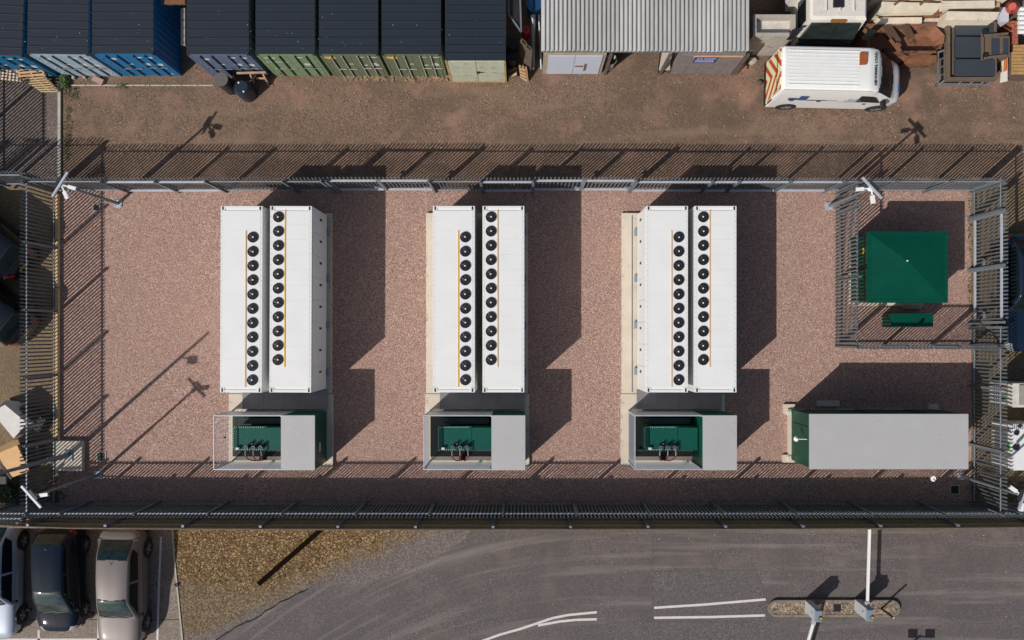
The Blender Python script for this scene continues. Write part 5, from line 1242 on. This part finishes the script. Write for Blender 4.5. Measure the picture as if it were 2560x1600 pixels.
def pallet(label, pts4, nsl, m, th=0.025, cross=3, group='wooden pallets'):
    """pts4: world corners a,b,c,d (a-b one side, slats run a->b)"""
    a, b, c, d = [Vector(p) for p in pts4]; ctr = (a + b + c + d) / 4
    t = thing('wooden_pallet', label, 'pallet', (ctr.x, ctr.y, min(a.z, b.z, c.z, d.z)), group=group, world=True)
    nrm = (b - a).cross(d - a).normalized(); 
    for side in (0, 1):
        for k in range(nsl):
            f = (k + 0.5) / nsl; p = a.lerp(d, f) + nrm * side * 0.12; q = b.lerp(c, f) + nrm * side * 0.12
            dd = (d - a) / nsl * 0.62; u_ = (q - p)
            v = [p - dd / 2, q - dd / 2, q + dd / 2, p + dd / 2]
            part('slat', MB().hexa([x - nrm * th / 2 for x in v], [x + nrm * th / 2 for x in v]), m, t)
    for k in range(cross):
        f = (k + 0.02 + k * 0.0) / (cross - 1) * 0.96; p = a.lerp(b, f + 0.02) + nrm * 0.06; q = d.lerp(c, f + 0.02) + nrm * 0.06
        part('bearer', MB().beam(p, q, 0.07, 0.09), m, t)
    return t
pallet('dark brown pallet leaning upright beside the cream container', [W(1301, 100, 2.1), W(1326, 128, 2.1), W(1322, 185, 0.2), W(1297, 150, 0.4)], 9, wood_d)
pallet('tan pallet end standing on the ground left of the shed', [W(1298, 168, 0.9), W(1314, 172, 0.9), W(1318, 206, 0.05), W(1302, 196, 0.05)], 4, wood)
for k, (x, y, r_, z, l_) in enumerate(((1281, 140, 0.22, 1.1, 'black plastic tub behind the cream container, nearer the yard'), (1280, 108, 0.22, 1.4, 'black plastic tub behind the cream container, further up'))):
    p_ = W(x, y, z); single('black_tub', MB().cyl((p_[0], p_[1], 0.02), (p_[0], p_[1], z), r_, n=16), black, l_, 'tub', 'black tubs')
t = thing('sheet_pile', 'pile of broken brown sheets right of the cream container', 'scrap', (*G(1284, 190), 0), world=True)
for k in range(5): part('sheet_piece', MB().beam((*G(1272, 176 + k * 7), 0.1 + 0.05 * k), (*G(1292, 170 + k * 7), 0.35), 0.1, 0.02), wood if k % 2 else wood_d, t)
# bucket and barrow under the shed
p_ = G(1522, 168)
t = thing('white_bucket', 'tall white tub under the shed edge right of the white doors', 'tub', (p_[0], p_[1], 0))
part('tub', MB().cyl((0, 0, 0), (0, 0, 0.95), 0.16, 0.22, 18, cap=False).cyl((0, 0, 0.02), (0, 0, 0.03), 0.16, n=18), mat('dirty_white', lit(190, 184, 168), 0.6, 0, 0.1, 4), t); part('rim', MB().ring((0, 0), 0.235, 0.21, 0.95, 0.98), galv, t)
t = thing('wheelbarrow', 'upturned wheelbarrow leaning by the post left of the brown shed wall', 'wheelbarrow', (*G(1656, 168), 0))
part('tray', MB().hexa([(-0.18, -0.2, 0.3), (0.18, -0.2, 0.3), (0.14, 0.3, 1.0), (-0.14, 0.3, 1.0)], [(-0.22, -0.26, 0.4), (0.22, -0.26, 0.4), (0.2, 0.25, 1.1), (-0.2, 0.25, 1.1)]), concrete_g, t)
part('wheel', MB().cyl((-0.04, -0.12, 0.17), (0.04, -0.12, 0.17), 0.17, n=16), rubber, t)
for s2 in (-1, 1): part('handle', MB().beam((s2 * 0.2, -0.3, 0.15), (s2 * 0.3, 0.5, 1.5), 0.04), black, t)
# water tanks by the slate container
p_ = W(553, 198, 1.15); t = thing('water_butt', 'grey topped round water butt in front of the slate container', 'water butt', (p_[0], p_[1], 0))
part('drum', MB().cyl((0, 0, 0), (0, 0, 1.15), 0.30, 0.285, 28), mat('dark_grey_plastic', (0.03, 0.032, 0.035), 0.5), t, smooth=False)
part('lid', MB().cyl((0, 0, 1.151), (0, 0, 1.17), 0.285, 0.275, 28), mat('dusty_lid', lit(92, 88, 86), 0.8, 0, 0.2, 6), t)
p_ = W(603, 217, 0.95); t = thing('water_tank', 'round dark blue black tank with two white caps beside the grey butt', 'tank', (p_[0], p_[1], 0))
part('drum', MB().cyl((0, 0, 0), (0, 0, 0.8), 0.36, 0.36, 28).cyl((0, 0, 0.8), (0, 0, 0.95), 0.36, 0.25, 28), mat('blue_black_plastic', (0.014, 0.022, 0.038), 0.4), t)
for x_, y_ in ((-0.1, 0.16), (0.1, -0.2)): part('cap', MB().cyl((x_, y_, 0.93), (x_, y_, 0.98), 0.035, n=10), white_p, t)
t = thing('timber_trestle', 'rough timber trestle in front of the slate container, right of the tanks', 'trestle', (*G(630, 200), 0), world=True)
for a_, b_, w_ in ((W(592, 183, 0.9), W(664, 181, 0.9), 0.07), (W(640, 196, 0.5), W(664, 196, 0.5), 0.06), (W(657, 183, 0.9), W(671, 210, 0.05), 0.06), (W(626, 186, 0.9), W(634, 206, 0.3), 0.06), (W(668, 214, 0.03), W(682, 214, 0.03), 0.03)):
    part('rail', MB().beam(a_, b_, w_), wood, t)
# leaning pallets upper left
pallet('pale pallet with wide slats leaning above the lower one by the grey kerb', [W(43, 171, 1.0), W(100, 163, 1.1), W(112, 190, 0.75), W(48, 194, 0.75)], 3, wood)
pallet('tan pallet lying at the top of the grey kerb', [W(50, 196, 0.62), W(108, 190, 0.62), W(146, 231, 0.15), W(105, 231, 0.15)], 7, mat('tan_pallet', lit(172, 148, 112), 0.85, 0, 0.3, 8))
pallet('weathered pallet at the left edge beside the teal container', [W(-10, 160, 1.0), W(40, 168, 1.0), W(52, 205, 0.4), W(2, 200, 0.4)], 5, mat('bleached_wood', lit(196, 176, 160), 0.85, 0, 0.3, 8))
single('loose_brick_block', MB().obox((*G(249, 203), 0.09), (0.46, 0.22, 0.16), Matrix.Rotation(R(-24), 3, 'Z')), mat('dull_brick', lit(160, 134, 120), 0.85, 0, 0.15, 6), 'pinkish brick block lying in front of the bright blue container', 'block', 'blocks before the blue containers')
for x, y, l_ in ((187, 195, 'small grey block near the faded blue container corner'), (214, 193, 'small dark block in front of the faded blue container')):
    single('loose_block', MB().obox((*G(x, y), 0.08), (0.1, 0.16, 0.14)), concrete_g, l_, 'block', 'blocks before the blue containers')

# ---------------------------------------------------------------- plants
def leaves(mb, c, r, n, s0, s1, seed, flat=0.6):
    rnd = random.Random(seed)
    for i in range(n):
        while True:
            p = Vector((rnd.uniform(-1, 1), rnd.uniform(-1, 1), rnd.uniform(-1, 1)))
            if p.length < 1: break
        q = Vector((c[0] + p.x * r[0], c[1] + p.y * r[1], max(0.02, c[2] + p.z * r[2]))); s = rnd.uniform(s0, s1)
        a = Vector((rnd.uniform(-1, 1), rnd.uniform(-1, 1), rnd.uniform(-flat, flat))).normalized() * s
        b = a.cross(Vector((rnd.uniform(-.4, .4), rnd.uniform(-.4, .4), 1))).normalized() * s * 0.45
        mb.add([q - a, q + b, q + a, q - b], [(0, 1, 2, 3)])
mb = MB(); leaves(mb, (*G(166, 205), 0.15), (0.22, 0.35, 0.2), 260, 0.03, 0.08, 1); single('green_weed', mb, leafm, 'bright green weed clump at the top of the kerb by the pallets', 'weed', 'weed clumps')
mb = MB(); leaves(mb, (*G(305, 217), 0.05), (0.3, 0.12, 0.06), 70, 0.02, 0.05, 2); single('green_weed', mb, leafm, 'small weed along the thin kerb line before the bright blue container', 'weed', 'weed clumps')
mb = MB(); leaves(mb, (*G(170, 330), 0.04), (0.2, 1.3, 0.06), 260, 0.02, 0.05, 3); leaves(mb, (*G(180, 235), 0.04), (0.4, 0.35, 0.05), 120, 0.02, 0.05, 4); single('verge_moss', mb, mat('mossy', (0.06, 0.075, 0.022), 0.8, 0, 0.4, 9), 'mossy ground cover along the right side of the grey kerb', 'moss', kind='stuff')
def shrub(label, x, y, r, h, n, seed, m):
    t = thing('shrub', label, 'shrub', (*G(x, y), 0), group='shrubs outside the fence')
    mb = MB(); rnd = random.Random(seed)
    for k in range(7): leaves(mb, (rnd.uniform(-r, r) * 0.6, rnd.uniform(-r, r) * 0.6, h * rnd.uniform(0.4, 0.8)), (r * 0.5, r * 0.5, h * 0.3), n // 7, 0.03, 0.08, seed * 10 + k)
    part('foliage', mb, m, t, kind='stuff')
    st = MB()
    for k in range(5): st.cyl((0, 0, 0), (rnd.uniform(-r, r) * 0.5, rnd.uniform(-r, r) * 0.5, h * 0.7), 0.02, 0.01, 6)
    part('stem', st, wood_d, t)
shrub('dark green shrub in the lower left corner outside the palisade', 45, 1222, 0.55, 0.8, 1500, 11, leafd)
shrub('yellowish green shrub at the left edge beside the lower left corner', 8, 1205, 0.5, 0.7, 1200, 12, leafd)
mb = MB(); leaves(mb, (*G(75, 1240), 0.03), (1.6, 0.35, 0.05), 900, 0.02, 0.06, 21); leaves(mb, (*G(2500, 1225), 0.03), (1.5, 0.5, 0.05), 700, 0.02, 0.05, 22)
single('ground_ivy', mb, leafd, 'low dark ground cover in the corners outside the compound', 'ground cover', kind='stuff')
mb = MB(); leaves(mb, (*G(2423, 560), 0.03), (0.08, 1.5, 0.06), 120, 0.02, 0.04, 31); leaves(mb, (*G(2423, 720), 0.03), (0.08, 1.2, 0.06), 120, 0.02, 0.04, 32)
single('fence_weeds', mb, leafd, 'thin weeds along the inside foot of the right palisade', 'weeds', kind='stuff')

# ---------------------------------------------------------------- outside the left and right fence
t = thing('gabion_sack', 'white bulk bag leaning outside the left fence', 'bulk bag', (*G(60, 1050), 0), world=True)
part('bag', MB().hexa([W(14, 1000, 0.1), W(60, 1005, 0.1), W(112, 1060, 0.1), W(45, 1090, 0.1)][::-1], [W(-20, 1030, 0.95), W(12, 1012, 0.95), W(68, 1058, 0.95), W(34, 1096, 0.95)][::-1]), mat('white_sack', (0.66, 0.63, 0.6), 0.7, 0, 0.12, 3, 0.5, 6), t)
def slats(label, poly, z, n, m, name='slatted_crate'):
    t = thing(name, label, 'crate', (*G(*poly[0]), 0), world=True, group='stored items outside the left fence')
    a, b, c, d = [Vector(W(x, y, z)) for x, y in poly]
    for k in range(n):
        p = a.lerp(d, (k + .5) / n); q = b.lerp(c, (k + .5) / n); part('slat', MB().beam(p, q, (a - d).length / n * 0.7, 0.03), m, t)
    part('body', MB().hexa([(v.x, v.y, 0.02) for v in (a, b, c, d)], [(v.x, v.y, z - 0.04) for v in (a, b, c, d)]), mat('dark_slat_gap', (0.03, 0.03, 0.032), 0.8), t)
dslat = mat('dark_grey_slats', (0.055, 0.055, 0.06), 0.7, 0, 0.2, 5)
slats('dark grey slatted crate behind the white bulk bag', [(55, 1012), (115, 1050), (96, 1082), (40, 1040)], 0.55, 8, dslat)
slats('dark slatted crate between the wooden box and the fence', [(50, 1105), (92, 1110), (104, 1155), (60, 1160)], 0.45, 8, dslat)
t = thing('plywood_box', 'orange tan plywood box with dark strapping outside the left fence', 'box', (*G(40, 1150), 0), world=True)
part('box', MB().hexa([W(20, 1188, 0.1), W(75, 1178, 0.1), W(60, 1110, 0.1), W(5, 1120, 0.1)], [W(26, 1195, 0.85), W(74, 1178, 0.85), W(42, 1112, 0.85), W(-10, 1128, 0.85)]), mat('orange_ply', lit(206, 164, 116), 0.7, 0, 0.1, 3), t)
part('strap', MB().beam(W(0, 1160, 0.87), W(28, 1197, 0.87), 0.08, 0.02), black, t)
single('tan_plank', MB().beam(W(-20, 1132, 0.9), W(48, 1104, 0.9), 0.22, 0.06), mat('old_ply', lit(150, 118, 78), 0.8, 0, 0.2, 4), 'brown plank lying along the top of the plywood box', 'plank')
# right side units
t = thing('site_cabinet', 'upper white cabinet with a grey green top outside the right fence', 'cabinet', (*G(2510, 983), 0), world=True)
part('body', MB().box(G(2472, 0)[0], G(0, 1010)[1], 0.1, G(2640, 0)[0], G(0, 953)[1], 1.6), white_t, t)
part('top', MB().box(G(2488, 0)[0], G(0, 1004)[1], 1.601, G(2640, 0)[0], G(0, 957)[1], 1.66), mat('grey_green_top', lit(140, 142, 128), 0.7, 0, 0.12, 3), t)
fx = G(2472, 0)[0]
for k, (y0, y1, m_) in enumerate(((960, 964, mat('dark_red_label', (0.1, 0.01, 0.015), 0.5)), (985, 993, mat('green_label', (0.01, 0.25, 0.03), 0.5)), (994, 999, mat('yellow_label', (0.6, 0.55, 0.05), 0.5)))):
    part('label_plate', MB().box(fx - 0.02, G(0, y1)[1], 0.9, fx - 0.002, G(0, y0)[1], 1.2), m_, t)
for k in range(3): part('louvre', MB().box(fx - 0.03, G(0, 1006)[1], 0.4 + k * 0.15, fx - 0.002, G(0, 957)[1], 0.46 + k * 0.15), galv_l, t)
t = thing('generator', 'lower white generator with round black vents outside the right fence', 'generator', (*G(2530, 1110), 0), world=True)
part('body', MB().box(G(2474, 0)[0], G(0, 1161)[1], 0.15, G(2640, 0)[0], G(0, 1050)[1], 1.5), white_v, t)
for (x, y, r_) in ((2540, 1082, 0.10), (2539, 1118, 0.13), (2548, 1065, 0.07)):
    p_ = W(x, y, 1.5); part('vent', MB().cyl((p_[0], p_[1], 1.501), (p_[0], p_[1], 1.56), r_, n=20), black, t)
lv = [part('louvre', (lambda a: MB().box(a[0], W(0, 1073, 1.5)[1], 1.501, a[0] + 0.03, W(0, 1059, 1.5)[1], 1.53))(W(2530 + k * 5, 0, 1.5)), galv, t) for k in range(9)]
part('pipe', MB().cyl(W(2541, 1110, 1.62), W(2570, 1080, 1.62), 0.035), galv_d, t)
gx = G(2474, 0)[0]
part('side_grille', MB().box(gx - 0.02, G(0, 1115)[1], 0.4, gx - 0.001, G(0, 1072)[1], 1.2), galv_d, t)
part('side_label', MB().box(gx - 0.02, G(0, 1112)[1], 1.25, gx - 0.001, G(0, 1098)[1], 1.4), MATS['green_label'], t)

# ---------------------------------------------------------------- road island with barriers
def stadium(x0, y0, x1, y1, n=12):
    r = (y1 - y0) / 2; cy = (y0 + y1) / 2; pts = []
    for k in range(n + 1): a = -PI / 2 + PI * k / n; pts.append((x1 - r + r * math.cos(a), cy + r * math.sin(a)))
    for k in range(n + 1): a = PI / 2 + PI * k / n; pts.append((x0 + r + r * math.cos(a), cy + r * math.sin(a)))
    return [G(*p) for p in pts][::-1]
t = thing('traffic_island', 'raised kerbed island with rounded ends in the road at the lower right', 'traffic island', (*G(2080, 1518), 0), world=True)
outer = stadium(1918, 1498, 2247, 1540); inner = stadium(1924, 1503.5, 2241, 1534.5); n = len(outer)
for k in range(n):
    a, b, c, d = outer[k], outer[(k + 1) % n], inner[(k + 1) % n], inner[k]
    seg = (Vector(b) - Vector(a)).length; m_ = max(1, int(seg / 0.9))
    for q in range(m_):
        def lp_(p, r, f): return (p[0] + (r[0] - p[0]) * f, p[1] + (r[1] - p[1]) * f)
        f0, f1 = q / m_ + 0.006 / max(seg, .1), (q + 1) / m_ - 0.006 / max(seg, .1)
        P4 = [lp_(a, b, f0), lp_(a, b, f1), lp_(d, c, f1), lp_(d, c, f0)]
        part('kerb_stone', MB().hexa([(x, y, 0.0) for x, y in P4], [(x, y, 0.14) for x, y in P4]), mat('dull_kerb', lit(124, 114, 104), 0.9, 0, 0.2, 4, spots=(lit(104, 92, 78), 0.56, 5)), t)
islm = ground_mat('island_infill', [(0.0, lit(74, 62, 54)), (0.4, lit(106, 91, 79)), (0.8, lit(138, 122, 107)), (1.0, lit(184, 168, 150))], 22.0, lit(98, 84, 74), 1.6, 0.7, 0.3, patch2=lit(190, 170, 146), bump=0.9)
part('infill', MB().prism(inner, 0.0, 0.125), islm, t)
part('cover_plate', gbox(MB(), 2081, 1508, 2099, 1526, 0.126, 0.135), black, t)
bgrey = mat('pale_blue_grey_paint', lit(166, 170, 174), 0.5, 0.0, 0.05, 3); byel = mat('amber_lens', (0.5, 0.33, 0.01), 0.2)
def barrier(label, x, y, boom_dir, boom_len, blabel):
    t = thing('barrier_cabinet', label, 'barrier', (*G(x, y), 0.125), 0, 'barrier machines on the island')
    part('cabinet', MB().box(-0.14, -0.23, 0, 0.14, 0.25, 1.1), bgrey, t)
    part('hood', MB().hexa([(-0.15, -0.26, 1.101), (0.15, -0.26, 1.101), (0.15, 0.27, 1.101), (-0.15, 0.27, 1.101)], [(-0.12, -0.24, 1.2), (0.12, -0.24, 1.2), (0.12, 0.2, 1.2), (-0.12, 0.2, 1.2)]), mat('hood_blue', lit(116, 132, 146), 0.4), t)
    lm = part('warning_lamp', MB().cyl((0.07, -0.08, 1.2), (0.07, -0.08, 1.27), 0.065, 0.05, 14), byel, t)
    part('lamp_base', MB().cyl((0.07, -0.08, 1.201), (0.07, -0.08, 1.215), 0.09, n=14), black, lm)
    d = Vector((math.cos(boom_dir), math.sin(boom_dir), 0))
    s_ = 1
    part('pivot', MB().obox(Vector((0, 0, 0.88)) + d * 0.30, (0.30, 0.14, 0.16), Matrix.Rotation(boom_dir, 3, 'Z')), bgrey, t)
    part('boom', MB().beam(Vector((0, 0, 0.88)) + d * 0.46, Vector((0, 0, 0.88)) + d * boom_len, 0.085, 0.10), mat('boom_white', (0.82, 0.82, 0.8), 0.4), t)
    part('company_mark', MB().box(-0.142, 0.0, 0.75, -0.1405, 0.07, 0.86), mat('mark_blue', (0.05, 0.12, 0.4), 0.4), t)
    return t
barrier('right barrier cabinet with its white boom reaching up to the timber fence', 2142, 1511, R(88.3), 3.55, '')
barrier('left barrier cabinet with its white boom pointing down out of the picture', 2018, 1513, R(-106), 3.8, '')
gx, gy = G(2200, 1519)
t = thing('bollard_post', 'thin dark post at the right end of the island', 'post', (gx, gy, 0.125))
part('shaft', MB().cyl((0, 0, 0), (0, 0, 1.1), 0.05, 0.045, 10), mat('dark_brown_post', (0.035, 0.028, 0.02), 0.6), t); part('tip', MB().cyl((0, 0, 1.1), (0, 0, 1.12), 0.03, n=8), white_p, t)
# twin flood lights on a post beyond the lower edge (only their shadow is in view)
gx, gy = G(2168, 1706)
t = thing('twin_sign_post', 'twin panel post beyond the lower edge casting two square shadows', 'post', (gx, gy, 0))
part('post', MB().cyl((0, 0, 0), (0, 0, 2.5), 0.05, n=10), galv_d, t)
for s2 in (-1, 1): part('panel', MB().obox((s2 * 0.36, 0.05, 2.55), (0.36, 0.34, 0.05)), galv_d, t)
part('crossbar', MB().box(-0.3, -0.02, 2.42, 0.3, 0.02, 2.46), galv_d, t)
# cast shadow across the shingle, stood in for by a low dark bar
single('shadow_bar', MB().beam((*G(648, 1459), 0.06), (*G(838, 1293), 0.06), 0.21, 0.1), mat('shadow_dark', (0.010, 0.006, 0.004), 1.0, spec=0.0), 'long dark shadow across the golden shingle up to the fence, built as a bar', 'pole')
# ring mark in the road
mb = MB(); pts = [(1671 + 15 * math.cos(a), 1444 + 30 * math.sin(a)) for a in np.linspace(0, 2 * PI, 28)]
line('road_scuff', pts, 0.025, 0.0235, '', m=mat('scuff', lit(120, 112, 100), 0.9))
